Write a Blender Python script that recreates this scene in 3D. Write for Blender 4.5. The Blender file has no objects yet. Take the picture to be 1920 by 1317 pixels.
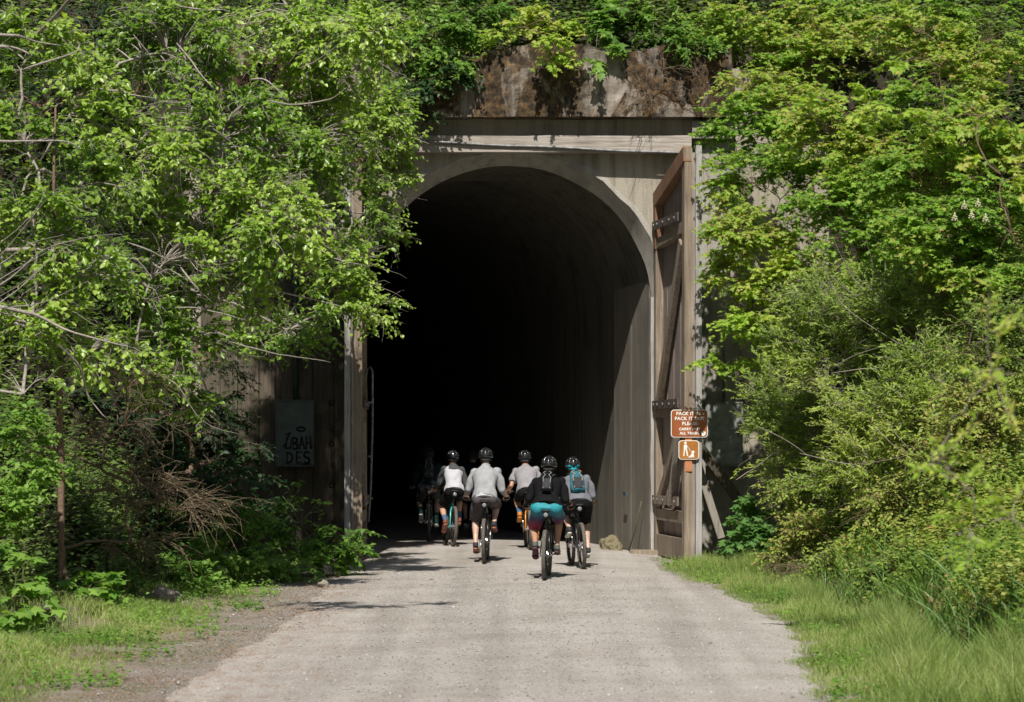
import bpy, bmesh, math, random
import numpy as np
from mathutils import Vector, Matrix, noise
R = math.radians
rng = np.random.default_rng(7)
random.seed(7)
S = bpy.context.scene
COL = S.collection

# ------------------------------------------------------------------ camera, light
CAMH, CAMD, F, HOR = 2.2, 45.45, 5000.0, 800.0
cam_d = bpy.data.cameras.new("camera")
cam = bpy.data.objects.new("camera", cam_d); COL.objects.link(cam)
cam.location = (0, -CAMD, CAMH); cam.rotation_euler = (R(90), 0, 0)
cam_d.sensor_width = 36; cam_d.lens = F / 1920 * 36
cam_d.shift_y = (HOR - 658.5) / 1920
cam_d.clip_start = 0.5; cam_d.clip_end = 600
cam_d.dof.use_dof = True; cam_d.dof.focus_distance = 41.5; cam_d.dof.aperture_fstop = 3.6
S.camera = cam

EL, AZ = 53.0, 4.0
w = bpy.data.worlds.new("World"); S.world = w; w.use_nodes = True
nt = w.node_tree; bg = nt.nodes["Background"]
sky = nt.nodes.new("ShaderNodeTexSky"); sky.sky_type = 'NISHITA'; sky.sun_disc = False
sky.sun_elevation = R(EL); sky.sun_rotation = R(180 + AZ)
nt.links.new(sky.outputs[0], bg.inputs[0]); bg.inputs[1].default_value = 0.06
sun_d = bpy.data.lights.new("sun", 'SUN'); sun_d.energy = 5.0; sun_d.angle = R(0.5); sun_d.color = (1, .95, .87)
sun = bpy.data.objects.new("sun", sun_d); COL.objects.link(sun)
TOSUN = Vector((-math.sin(R(AZ)) * math.cos(R(EL)), -math.cos(R(AZ)) * math.cos(R(EL)), math.sin(R(EL))))
sun.rotation_euler = (-TOSUN).to_track_quat('-Z', 'Y').to_euler(); sun.location = (-10, -30, 40)
S.view_settings.view_transform = 'Standard'; S.view_settings.look = 'None'
S.view_settings.exposure = 0.30; S.view_settings.gamma = 1
S.cycles.max_bounces = 6; S.cycles.transparent_max_bounces = 4

def W(px, py, d):
    """a measured image position at its own distance d (m) -> world"""
    return Vector(((px - 960) * d / F, d - CAMD, CAMH - (py - HOR) * d / F))

# ------------------------------------------------------------------ materials
def mk(name):
    m = bpy.data.materials.new(name); m.use_nodes = True
    n = m.node_tree.nodes; b = n["Principled BSDF"]
    return m, n, m.node_tree.links, b
def setv(node, **kw):
    for k, v in kw.items(): node.inputs[k.replace('_', ' ')].default_value = v
def ramp(n, stops):
    r = n.new("ShaderNodeValToRGB"); e = r.color_ramp.elements
    while len(e) < len(stops): e.new(0.5)
    for el, (p, c) in zip(e, stops):
        el.position = p; el.color = (*c, 1)
    return r
def coords(n, l, scale=(1, 1, 1), kind='Object', rot=(0, 0, 0)):
    t = n.new("ShaderNodeTexCoord"); mp = n.new("ShaderNodeMapping")
    mp.inputs['Scale'].default_value = scale; mp.inputs['Rotation'].default_value = rot
    l.new(t.outputs[kind], mp.inputs[0]); return mp
def noi(n, l, mp, scale, detail=5, rough=.55, dist=0):
    t = n.new("ShaderNodeTexNoise"); setv(t, Scale=scale, Detail=detail, Roughness=rough, Distortion=dist)
    l.new(mp.outputs[0], t.inputs['Vector']); return t
def mixc(n, l, fac, a, b, mode='MIX'):
    m = n.new("ShaderNodeMix"); m.data_type = 'RGBA'; m.blend_type = mode
    if isinstance(fac, (int, float)): m.inputs[0].default_value = fac
    else: l.new(fac, m.inputs[0])
    for s, v in ((6, a), (7, b)):
        if isinstance(v, tuple): m.inputs[s].default_value = (*v, 1)
        else: l.new(v, m.inputs[s])
    return m.outputs[2]
def bump(n, l, b, h, strength, dist=.02):
    bp = n.new("ShaderNodeBump"); bp.inputs['Strength'].default_value = strength; bp.inputs['Distance'].default_value = dist
    l.new(h, bp.inputs['Height']); l.new(bp.outputs[0], b.inputs['Normal'])

def plain(name, c, rough=.5, metal=0, var=.25, scale=30, bmp=0.0, coat=0, alpha=None):
    m, n, l, b = mk(name)
    setv(b, Roughness=rough, Metallic=metal)
    if coat: b.inputs['Coat Weight'].default_value = coat
    t = noi(n, l, coords(n, l), scale)
    r = ramp(n, [(.3, tuple(x * (1 - var) for x in c)), (.7, tuple(min(1, x * (1 + var)) for x in c))])
    l.new(t.outputs[0], r.inputs[0]); l.new(r.outputs[0], b.inputs['Base Color'])
    if bmp: bump(n, l, b, t.outputs[0], bmp)
    return m
def cloth(name, c, var=.18, rough=.85):
    m, n, l, b = mk(name); setv(b, Roughness=rough)
    b.inputs['Specular IOR Level'].default_value = .15
    mp = coords(n, l); t = noi(n, l, mp, 7, 4); t2 = noi(n, l, mp, 260, 2)
    r = ramp(n, [(.3, tuple(x * (1 - var) for x in c)), (.7, tuple(min(1, x * (1 + var * .7)) for x in c))])
    l.new(t.outputs[0], r.inputs[0]); l.new(mixc(n, l, .25, r.outputs[0], t2.outputs[1], 'MULTIPLY'), b.inputs['Base Color'])
    bump(n, l, b, t.outputs[0], .5, .03)
    return m
def wood(name, stops, axis='Z', rough=.85, grain=26, moss=None, ys=1):
    m, n, l, b = mk(name); setv(b, Roughness=rough)
    sc = {'Z': (1, ys, .05), 'X': (.05, 1, 1), 'Y': (1, .05, 1)}[axis]
    mp = coords(n, l, sc); t = noi(n, l, mp, grain, 8, .65, .4)
    mp2 = coords(n, l); t2 = noi(n, l, mp2, 1.3, 5, .6)
    ad = n.new("ShaderNodeMath"); ad.operation = 'MULTIPLY_ADD'; ad.inputs[1].default_value = .62
    l.new(t.outputs[0], ad.inputs[0])
    mu = n.new("ShaderNodeMath"); mu.operation = 'MULTIPLY'; mu.inputs[1].default_value = .38; l.new(t2.outputs[0], mu.inputs[0]); l.new(mu.outputs[0], ad.inputs[2])
    r = ramp(n, stops); l.new(ad.outputs[0], r.inputs[0]); col = r.outputs[0]
    if moss:
        t3 = noi(n, l, mp2, 2.2, 7, .7); r3 = ramp(n, [(.52, (0, 0, 0)), (.64, (1, 1, 1))]); l.new(t3.outputs[0], r3.inputs[0])
        col = mixc(n, l, r3.outputs[0], col, moss)
    l.new(col, b.inputs['Base Color']); bump(n, l, b, t.outputs[0], .7, .02)
    return m
def concrete(name, base, dark, pale, board=0, streak=.6, crack=True, brown=None):
    m, n, l, b = mk(name); setv(b, Roughness=.92)
    mp = coords(n, l); big = noi(n, l, mp, .7, 8, .62)
    r = ramp(n, [(.28, dark), (.45, base), (.6, base), (.78, pale)]); l.new(big.outputs[0], r.inputs[0])
    col = r.outputs[0]
    st = noi(n, l, coords(n, l, (1, 1, .07)), 4.5, 7, .65)
    rs = ramp(n, [(.36, tuple(x * .45 for x in base)), (.52, (1, 1, 1))]); l.new(st.outputs[0], rs.inputs[0])
    col = mixc(n, l, streak, col, rs.outputs[0], 'MULTIPLY')
    fine = noi(n, l, mp, 38, 8, .75)
    rf = ramp(n, [(.3, (.55, .55, .55)), (.62, (1.1, 1.1, 1.1))]); l.new(fine.outputs[0], rf.inputs[0])
    col = mixc(n, l, .55, col, rf.outputs[0], 'MULTIPLY')
    if brown:
        t = noi(n, l, coords(n, l, (1, 1, .45)), 1.5, 9, .78, .5); rb = ramp(n, [(.44, (0, 0, 0)), (.51, (1, 1, 1))]); l.new(t.outputs[0], rb.inputs[0])
        t4 = noi(n, l, mp, 9, 6, .7); rb4 = ramp(n, [(.35, brown[0]), (.5, brown[1]), (.68, brown[2])]); l.new(t4.outputs[0], rb4.inputs[0])
        col = mixc(n, l, rb.outputs[0], col, rb4.outputs[0])
    h = fine.outputs[0]
    if board:
        wv = n.new("ShaderNodeTexWave"); wv.wave_type = 'BANDS'; wv.bands_direction = 'Z'
        setv(wv, Scale=board, Distortion=.25, Detail=1); l.new(mp.outputs[0], wv.inputs[0])
        rw = ramp(n, [(0, (.62, .62, .62)), (.07, (1, 1, 1))]); l.new(wv.outputs[1], rw.inputs[0])
        col = mixc(n, l, .5, col, rw.outputs[0], 'MULTIPLY')
    l.new(col, b.inputs['Base Color']); bump(n, l, b, h, .55, .03)
    return m
def leafmat(name, cols, trans=.35, rough=.45, spec=.35):
    m, n, l, b = mk(name); setv(b, Roughness=rough)
    b.inputs['Specular IOR Level'].default_value = spec
    a = n.new("ShaderNodeAttribute"); a.attribute_name = 'tint'
    r = ramp(n, [(i / (len(cols) - 1), c) for i, c in enumerate(cols)]); l.new(a.outputs['Fac'], r.inputs[0])
    l.new(r.outputs[0], b.inputs['Base Color'])
    tr = n.new("ShaderNodeBsdfTranslucent")
    br = mixc(n, l, 1.0, r.outputs[0], (1.35, 1.45, .5), 'MULTIPLY'); l.new(br, tr.inputs[0])
    mx = n.new("ShaderNodeMixShader"); mx.inputs[0].default_value = trans
    l.new(b.outputs[0], mx.inputs[1]); l.new(tr.outputs[0], mx.inputs[2])
    l.new(mx.outputs[0], n["Material Output"].inputs[0])
    return m

# ------------------------------------------------------------------ mesh collector
class MB:
    def __init__(s): s.v = []; s.f = []; s.m = []; s.k = 0
    def add(s, vs, fs, mi=0):
        o = len(s.v); s.v += [tuple(v) for v in vs]
        s.f += [tuple(i + o for i in f) for f in fs]; s.m += [mi] * len(fs)
    def box(s, c, d, rot=None, mi=0, bev=0.0):
        hx, hy, hz = d[0] / 2, d[1] / 2, d[2] / 2
        if bev <= 0:
            vs = [Vector((x, y, z)) for x in (-hx, hx) for y in (-hy, hy) for z in (-hz, hz)]
            fs = [(0, 1, 3, 2), (4, 6, 7, 5), (0, 4, 5, 1), (2, 3, 7, 6), (0, 2, 6, 4), (1, 5, 7, 3)]
        else:
            bm = bmesh.new(); bmesh.ops.create_cube(bm, size=1)
            for v in bm.verts: v.co = Vector((v.co.x * d[0], v.co.y * d[1], v.co.z * d[2]))
            bmesh.ops.bevel(bm, geom=bm.edges[:], offset=bev, segments=2, affect='EDGES')
            vs = [v.co.copy() for v in bm.verts]; fs = [tuple(v.index for v in f.verts) for f in bm.faces]; bm.free()
        M = rot if rot is not None else Matrix.Identity(3)
        s.add([M @ v + Vector(c) for v in vs], fs, mi)
    def bar(s, a, b, wd, th, up=(0, 1, 0), mi=0, bev=0.0, ext=0):
        a, b = Vector(a), Vector(b); t = (b - a).normalized(); u = Vector(up)
        x = t.cross(u).normalized(); y = x.cross(t).normalized()
        M = Matrix((x, y, t)).transposed()
        s.box((a + b) / 2, (wd, th, (b - a).length + ext), M, mi, bev)
    def etube(s, pts, rads, side=(1, 0, 0), n=14, mi=0, cap=True):
        pts = [Vector(p) for p in pts]; K = len(pts); vs = []; sd = Vector(side)
        for i, p in enumerate(pts):
            t = (pts[min(i + 1, K - 1)] - pts[max(i - 1, 0)]).normalized()
            a = (sd - t * sd.dot(t))
            if a.length < 1e-3: a = t.orthogonal()
            a.normalize(); b = t.cross(a)
            r = rads[i] if isinstance(rads, (list, tuple)) else rads
            ra, rb = r if isinstance(r, (list, tuple)) else (r, r)
            vs += [p + a * (ra * math.cos(2 * math.pi * k / n)) + b * (rb * math.sin(2 * math.pi * k / n)) for k in range(n)]
        fs = [(i * n + k, i * n + (k + 1) % n, (i + 1) * n + (k + 1) % n, (i + 1) * n + k) for i in range(K - 1) for k in range(n)]
        if cap: fs += [tuple(range(n))[::-1], tuple(range((K - 1) * n, K * n))]
        s.add(vs, fs, mi)
    def sph(s, c, r, nu=14, nv=9, mi=0, M=None):
        r = r if isinstance(r, (tuple, list)) else (r, r, r); c = Vector(c)
        vs = [Vector((0, 0, r[2]))]
        for i in range(1, nv):
            for k in range(nu):
                a = math.pi * i / nv; b = 2 * math.pi * k / nu
                vs.append(Vector((r[0] * math.sin(a) * math.cos(b), r[1] * math.sin(a) * math.sin(b), r[2] * math.cos(a))))
        vs.append(Vector((0, 0, -r[2]))); L = len(vs) - 1
        fs = [(0, 1 + k, 1 + (k + 1) % nu) for k in range(nu)]
        fs += [(1 + i * nu + k, 1 + (i + 1) * nu + k, 1 + (i + 1) * nu + (k + 1) % nu, 1 + i * nu + (k + 1) % nu) for i in range(nv - 2) for k in range(nu)]
        fs += [(L, 1 + (nv - 2) * nu + (k + 1) % nu, 1 + (nv - 2) * nu + k) for k in range(nu)]
        if M is not None: vs = [M @ v for v in vs]
        s.add([v + c for v in vs], fs, mi)
    def torus(s, c, RR, rr, axis='X', nu=48, nv=10, mi=0, sq=1.0):
        c = Vector(c); vs = []
        for i in range(nu):
            a = 2 * math.pi * i / nu
            for k in range(nv):
                b = 2 * math.pi * k / nv; q = RR + rr * math.cos(b); h = rr * sq * math.sin(b)
                vs.append(c + Vector((h, q * math.cos(a), q * math.sin(a))))
        fs = [(i * nv + k, i * nv + (k + 1) % nv, ((i + 1) % nu) * nv + (k + 1) % nv, ((i + 1) % nu) * nv + k) for i in range(nu) for k in range(nv)]
        s.add(vs, fs, mi)
    def mesh(s, name, mats):
        me = bpy.data.meshes.new(name); me.from_pydata([tuple(v) for v in s.v], [], s.f)
        for m in (mats if isinstance(mats, (list, tuple)) else [mats]): me.materials.append(m)
        if any(s.m): me.polygons.foreach_set('material_index', s.m)
        me.update(); return me
    def build(s, name, mats, parent=None, smooth=False, autos=None):
        me = s.mesh(name, mats)
        if smooth: me.polygons.foreach_set('use_smooth', [True] * len(me.polygons))
        o = bpy.data.objects.new(name, me); COL.objects.link(o)
        if parent: o.parent = parent
        return o
def remesh(name, mb, mat, parent, vox=.008, wr=0, wsc=18, sm=4):
    """union of overlapping closed solids as one continuous skin"""
    tmp = bpy.data.objects.new("tmp", mb.mesh("tmp", mat)); COL.objects.link(tmp)
    md = tmp.modifiers.new("r", 'REMESH'); md.mode = 'VOXEL'; md.voxel_size = vox
    m2 = tmp.modifiers.new("s", 'SMOOTH'); m2.iterations = sm; m2.factor = .5
    dg = bpy.context.evaluated_depsgraph_get(); dg.update()
    me = bpy.data.meshes.new_from_object(tmp.evaluated_get(dg)); me.name = name
    bpy.data.objects.remove(tmp)
    me.materials.clear(); me.materials.append(mat)
    if wr:
        n_ = len(me.vertices); co = np.empty(n_ * 3, np.float32); me.vertices.foreach_get('co', co); co = co.reshape(-1, 3)
        no = np.empty(n_ * 3, np.float32); me.vertices.foreach_get('normal', no) if hasattr(me.vertices[0], 'normal') else None; no = no.reshape(-1, 3)
        q = co * wsc * np.array([1, 1, .6]); ph = (sum(map(ord, name)) % 97) * .7
        f = .6 * np.sin(q @ [1.1, .7, 1.9] + ph + 1.3 * np.sin(q @ [.6, -1.2, .5])) + .45 * np.sin(q @ [-1.7, 1.3, 1.4] + 1.7 * np.sin(q @ [1.0, .4, -1.1] + ph)) + .25 * np.sin(q @ [2.9, 2.1, -3.3] + 2 * np.sin(q @ [-.7, 1.8, .9]))
        co += no * (wr * .62 * f)[:, None]; me.vertices.foreach_set('co', co.ravel().astype(np.float32))
    me.polygons.foreach_set('use_smooth', [True] * len(me.polygons)); me.update()
    o = bpy.data.objects.new(name, me); COL.objects.link(o); o.parent = parent
    return o
def tag(o, label=None, cat=None, group=None, kind=None):
    for k, v in (('label', label), ('category', cat), ('group', group), ('kind', kind)):
        if v: o[k] = v
    return o
def empty(name, loc=(0, 0, 0), rot=(0, 0, 0)):
    o = bpy.data.objects.new(name, None); COL.objects.link(o); o.location = loc; o.rotation_euler = rot
    o.empty_display_size = .2
    return o
def np_obj(name, V, Fc, mats, parent=None, tint=None, mi=None, smooth=False):
    """Fc: list of int arrays (n,k) of equal-sided faces"""
    me = bpy.data.meshes.new(name); me.vertices.add(len(V)); me.vertices.foreach_set('co', np.asarray(V, np.float32).ravel())
    Fc = [f for f in Fc if len(f)]
    lo = np.concatenate([f.ravel() for f in Fc]).astype(np.int32)
    tot = np.concatenate([np.full(len(f), f.shape[1]) for f in Fc]).astype(np.int32)
    me.loops.add(len(lo)); me.loops.foreach_set('vertex_index', lo)
    me.polygons.add(len(tot)); st = np.concatenate([[0], np.cumsum(tot)[:-1]]).astype(np.int32)
    me.polygons.foreach_set('loop_start', st); me.polygons.foreach_set('loop_total', tot)
    for m in mats: me.materials.append(m)
    if mi is not None: me.polygons.foreach_set('material_index', np.asarray(mi, np.int32))
    if smooth: me.polygons.foreach_set('use_smooth', np.ones(len(tot), bool))
    if tint is not None:
        at = me.attributes.new('tint', 'FLOAT', 'POINT'); at.data.foreach_set('value', np.asarray(tint, np.float32))
    me.update(calc_edges=True)
    o = bpy.data.objects.new(name, me); COL.objects.link(o)
    if parent: o.parent = parent
    return o
def nrm(a): return a / np.maximum(np.linalg.norm(a, axis=-1, keepdims=True), 1e-9)
def ntubes(P, Rr, n=3):
    """P (N,K,3), Rr (N,K) -> verts, quads"""
    N, K, _ = P.shape
    T = np.empty_like(P); T[:, 1:-1] = P[:, 2:] - P[:, :-2]; T[:, 0] = P[:, 1] - P[:, 0]; T[:, -1] = P[:, -1] - P[:, -2]
    T = nrm(T); ref = np.where(np.abs(T[..., 2:3]) > .9, np.array([1., 0, 0]), np.array([0, 0, 1.]))
    A = nrm(np.cross(T, ref)); B = np.cross(T, A)
    ang = np.arange(n) * 2 * np.pi / n
    V = P[:, :, None] + Rr[:, :, None, None] * (A[:, :, None] * np.cos(ang)[:, None] + B[:, :, None] * np.sin(ang)[:, None])
    idx = np.arange(N * K * n).reshape(N, K, n); nx = np.roll(idx, -1, axis=2)
    Q = np.stack([idx[:, :-1], nx[:, :-1], nx[:, 1:], idx[:, 1:]], -1).reshape(-1, 4)
    return V.reshape(-1, 3), Q
# leaf outlines: verts (x across, y along, z lift), triangles
def _oval(wd=.34, fold=.12):
    v = [(0, 0, 0), (-wd * .8, .28, fold), (-wd, .55, fold), (-wd * .55, .82, fold * .4), (0, 1.02, -.08), (wd * .55, .82, fold * .4), (wd, .55, fold), (wd * .8, .28, fold), (0, .5, 0)]
    f = [(8, i, i + 1) for i in range(0, 7)] + [(8, 7, 0)]
    return np.array(v), np.array(f)
def _maple():
    a = [(0, 0), (-.16, .1), (-.48, .12), (-.34, .3), (-.52, .55), (-.22, .52), (0, 1.0), (.22, .52), (.52, .55), (.34, .3), (.48, .12), (.16, .1)]
    v = [(x, y, -.14 * (abs(x) * 2) ** 2 - .1 * y * y) for x, y in a] + [(0, .34, .03)]
    return np.array(v), np.array([(12, i, (i + 1) % 12) for i in range(12)])
def _lance(wd=.14):
    v = [(0, 0, 0), (-wd, .4, .04), (0, 1, -.12), (wd, .4, .04)]
    return np.array(v), np.array([(0, 3, 1), (1, 3, 2)])
LEAF = {'oval': _oval(), 'maple': _maple(), 'lance': _lance(), 'small': _lance(.3)}
def nleaves(kind, P, U, Nn, sz):
    tv, tf = LEAF[kind]; U = nrm(U); X = nrm(np.cross(U, Nn)); Z = np.cross(X, U)
    V = P[:, None] + sz[:, None, None] * (X[:, None] * tv[:, 0, None] + U[:, None] * tv[:, 1, None] + Z[:, None] * tv[:, 2, None])
    Fi = tf[None] + (np.arange(len(P)) * len(tv))[:, None, None]
    return V.reshape(-1, 3), Fi.reshape(-1, tf.shape[1]), len(tv)
# ------------------------------------------------------------------ terrain
def sst(t): t = np.clip(t, 0, 1); return t * t * (3 - 2 * t)
def wob(x, y):
    return (.5 * np.sin(.9 * x + 1.3 * y + .5) + .35 * np.sin(1.9 * x - .8 * y) + .22 * np.sin(3.1 * x + 2.7 * y + 2) + .12 * np.sin(6.3 * x - 5.1 * y))
def pathL(y): return -2.62 + .08 * np.sin(y * .35) + .03 * np.sin(y * 1.7) + .03 * np.sin(y * 4.1 + 1) - .15 * sst((-14 - y) / 14)
def pathR(y):
    return np.interp(y, [-60, -26, -22, -17, -10, -5, -2, 0], [2.5, 2.5, 2.62, 3.08, 2.85, 2.35, 2.3, 2.4]) + .05 * np.sin(y * 1.9) + .03 * np.sin(y * 4.3)
def bankx_l(y): return np.interp(y, [-24, -14, -10, -6, -3], [6.3, 6.0, 4.7, 4.4, 4.6])
def bankx_r(y): return np.interp(y, [-24, -14, -6, -2], [4.7, 4.25, 3.75, 4.5])
def T(x, y):
    x = np.asarray(x, float); y = np.asarray(y, float)
    near = sst((y + 5) / 4)
    L = np.clip(-x - bankx_l(y), 0, None); Rr = np.clip(x - bankx_r(y), 0, None)
    bL = .72 * L ** 1.08; bR = .62 * Rr ** 1.1
    face = 8.6 * sst((y + 8.5) / 9.1) * sst((np.abs(x) - 4.75) / 2.3)
    z = np.maximum(np.maximum(bL, bR), face)
    hill = 8.5 + .85 * (y - .6)
    z = np.where(y > .62, np.maximum(z, hill), z)
    away = np.minimum(1, np.maximum(np.abs(x) - 2.6, 0) / 2)
    z = z + wob(x, y) * (.012 + .13 * np.clip(np.abs(x) - 3.9, 0, 2)) * away
    # shallow ditch along the right verge
    z = z - .16 * np.exp(-((x - bankx_r(y)) / .45) ** 2) * sst((-6 - y) / 6)
    return z
def grid(name, xs, ys, zf, mat, skirt=False):
    X, Y = np.meshgrid(xs, ys); Z = zf(X, Y); V = np.stack([X, Y, Z], -1).reshape(-1, 3)
    ny, nx = X.shape; i = np.arange(ny * nx).reshape(ny, nx)
    Q = np.stack([i[:-1, :-1], i[:-1, 1:], i[1:, 1:], i[1:, :-1]], -1).reshape(-1, 4)
    if skirt:
        b = V[:nx].copy(); b[:, 2] = np.where(np.abs(xs) > 5, -.5, 7.6); o = len(V); V = np.concatenate([V, b]); j = np.arange(nx - 1)
        s = np.stack([o + j, o + j + 1, j + 1, j], -1)
        Q = np.concatenate([Q, s])
    o = np_obj(name, V, [Q], [mat], smooth=True)
    return tag(o, kind='structure')

def ground_mat():
    m, n, l, b = mk("forest_soil"); setv(b, Roughness=.95)
    mp = coords(n, l); a = noi(n, l, mp, 1.4, 8, .65); c = noi(n, l, mp, 45, 6, .75); g = noi(n, l, mp, .9, 5, .6)
    r = ramp(n, [(.3, (.15, .09, .055)), (.42, (.27, .19, .135)), (.54, (.33, .27, .22)), (.7, (.39, .35, .30))])
    l.new(a.outputs[0], r.inputs[0])
    rf = ramp(n, [(.3, (.45, .4, .36)), (.6, (1, 1, 1)), (.72, (1.3, 1.25, 1.2))]); l.new(c.outputs[0], rf.inputs[0])
    col = mixc(n, l, .6, r.outputs[0], rf.outputs[0], 'MULTIPLY')
    rg = ramp(n, [(.5, (0, 0, 0)), (.62, (1, 1, 1))]); l.new(g.outputs[0], rg.inputs[0])
    col = mixc(n, l, rg.outputs[0], col, (.13, .15, .06))
    # the gravel is worn outwards over the soil beside the path
    sy = n.new("ShaderNodeSeparateXYZ"); l.new(mp.outputs[0], sy.inputs[0])
    aa = n.new("ShaderNodeMath"); aa.operation = 'ABSOLUTE'; l.new(sy.outputs[0], aa.inputs[0])
    na = noi(n, l, coords(n, l, (1, .6, 1)), 3.2, 7, .7); nb = n.new("ShaderNodeMath"); nb.operation = 'MULTIPLY_ADD'; nb.inputs[1].default_value = 2.4; l.new(na.outputs[0], nb.inputs[0]); l.new(aa.outputs[0], nb.inputs[2])
    mg = n.new("ShaderNodeMapRange"); setv(mg, From_Min=3.6, From_Max=4.9, To_Min=1, To_Max=0); l.new(nb.outputs[0], mg.inputs[0])
    gv = mixc(n, l, .75, (.37, .335, .30), rf.outputs[0], 'MULTIPLY')
    col = mixc(n, l, mg.outputs[0], col, gv)
    # away from the verge dark leaf mould, with deep shade put into its colour
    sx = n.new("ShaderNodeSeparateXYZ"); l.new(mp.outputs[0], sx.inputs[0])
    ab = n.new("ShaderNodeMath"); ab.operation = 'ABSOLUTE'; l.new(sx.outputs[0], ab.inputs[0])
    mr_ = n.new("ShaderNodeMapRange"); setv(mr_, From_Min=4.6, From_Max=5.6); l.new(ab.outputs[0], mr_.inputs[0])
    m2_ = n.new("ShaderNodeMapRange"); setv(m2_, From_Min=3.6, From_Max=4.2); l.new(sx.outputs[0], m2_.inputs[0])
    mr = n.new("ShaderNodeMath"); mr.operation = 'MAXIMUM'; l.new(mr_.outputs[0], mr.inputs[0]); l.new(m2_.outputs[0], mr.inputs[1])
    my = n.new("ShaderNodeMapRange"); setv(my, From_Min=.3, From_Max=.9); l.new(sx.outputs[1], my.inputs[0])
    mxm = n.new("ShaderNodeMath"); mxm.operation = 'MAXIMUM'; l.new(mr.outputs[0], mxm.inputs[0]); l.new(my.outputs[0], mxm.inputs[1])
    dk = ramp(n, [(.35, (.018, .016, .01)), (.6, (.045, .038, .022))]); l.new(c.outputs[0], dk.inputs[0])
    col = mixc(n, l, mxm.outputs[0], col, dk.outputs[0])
    l.new(col, b.inputs['Base Color']); bump(n, l, b, c.outputs[0], .8, .05)
    return m
def path_mat():
    m, n, l, b = mk("fine_gravel"); setv(b, Roughness=.95)
    b.inputs['Specular IOR Level'].default_value = .15
    mp = coords(n, l); a = noi(n, l, mp, .8, 6, .6); f = noi(n, l, mp, 28, 9, .85); v = n.new("ShaderNodeTexVoronoi"); setv(v, Scale=55); l.new(mp.outputs[0], v.inputs[0])
    r = ramp(n, [(.32, (.295, .27, .243)), (.5, (.348, .322, .298)), (.7, (.395, .37, .345))]); l.new(a.outputs[0], r.inputs[0])
    rv = ramp(n, [(0, (.5, .49, .48)), (.5, (.95, .95, .95)), (1, (1.3, 1.28, 1.25))]); l.new(v.outputs['Color'], rv.inputs[0])
    col = mixc(n, l, .55, r.outputs[0], rv.outputs[0], 'MULTIPLY')
    rf = ramp(n, [(.34, (.45, .43, .41)), (.5, (1, 1, 1)), (.66, (1.2, 1.2, 1.2))]); l.new(f.outputs[0], rf.inputs[0])
    col = mixc(n, l, .7, col, rf.outputs[0], 'MULTIPLY')
    wt = noi(n, l, coords(n, l, (1, .035, 1)), 1.9, 4, .5); rw = ramp(n, [(.36, (.8, .79, .77)), (.58, (1.07, 1.07, 1.06))]); l.new(wt.outputs[0], rw.inputs[0])
    col = mixc(n, l, .8, col, rw.outputs[0], 'MULTIPLY')
    # orange-brown litter towards the left edge and in scattered patches
    sx = n.new("ShaderNodeSeparateXYZ"); l.new(mp.outputs[0], sx.inputs[0])
    mr = n.new("ShaderNodeMapRange"); setv(mr, From_Min=-.4, From_Max=-3.2, To_Min=-.10, To_Max=.10); l.new(sx.outputs[0], mr.inputs[0])
    t = noi(n, l, coords(n, l, (1, .45, 1)), 5.5, 8, .8); ad = n.new("ShaderNodeMath"); l.new(t.outputs[0], ad.inputs[0]); l.new(mr.outputs[0], ad.inputs[1])
    rl = ramp(n, [(.52, (0, 0, 0)), (.74, (.9, .9, .9))]); l.new(ad.outputs[0], rl.inputs[0])
    col = mixc(n, l, rl.outputs[0], col, (.24, .15, .095))
    l.new(col, b.inputs['Base Color']); bump(n, l, b, f.outputs[0], .35, .02)
    return m
M_GROUND = ground_mat(); M_PATH = path_mat()
xs = np.unique(np.concatenate([np.linspace(-70, -12, 30), np.linspace(-12, -6, 30), np.linspace(-6, 6, 110), np.linspace(6, 12, 30), np.linspace(12, 70, 30)]))
grid('ground', xs, np.concatenate([np.linspace(-75, -30, 40), np.linspace(-29.6, .6, 230)]), T, M_GROUND)
grid('hillside', xs, np.concatenate([np.linspace(.63, 12, 40), np.linspace(13, 90, 30)]), T, M_GROUND, skirt=True)
# path: a crowned gravel sheet whose edges dip under the soil, running on into the tunnel
ys = np.concatenate([np.linspace(-60, -26, 60), np.linspace(-25.8, 1, 240), np.linspace(1.3, 60, 90)])
us = np.linspace(-1, 1, 64)
SK = -.235
def tx(y): return SK * np.clip(y, 0, None)
Yg, Ug = np.meshgrid(ys, us, indexing='ij')
Lx, Rx = pathL(Yg) - .12, pathR(Yg) + .12
Lx = np.where(Yg > -.6, -2.8, Lx); Rx = np.where(Yg > -.6, 2.7, Rx)
Xg = Lx + (Ug + 1) / 2 * (Rx - Lx) + tx(Yg)
Zg = .05 * (1 - Ug ** 2) + .004 - .05 * np.clip((np.abs(Ug) - .93) / .07, 0, 1)  + rng.uniform(-.008, .008, Xg.shape) * (np.abs(Ug) > .9) + .06 * np.exp(-((Yg - 1.0) / 3.5) ** 2) * (1 - Ug ** 2)
idx = np.arange(Xg.size).reshape(Xg.shape)
Q = np.stack([idx[:-1, :-1], idx[:-1, 1:], idx[1:, 1:], idx[1:, :-1]], -1).reshape(-1, 4)
tag(np_obj('path', np.stack([Xg, Yg, Zg], -1).reshape(-1, 3), [Q], [M_PATH], smooth=True), kind='structure')
def PZ(x, y):
    L, Rr = (float(pathL(y)) - .12, float(pathR(y)) + .12) if y < -.6 else (-2.8, 2.7)
    u = (x - float(tx(y)) - L) / (Rr - L) * 2 - 1
    return .05 * (1 - u * u) + .004 + .06 * math.exp(-((y - 1) / 3.5) ** 2) * (1 - u * u)

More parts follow.
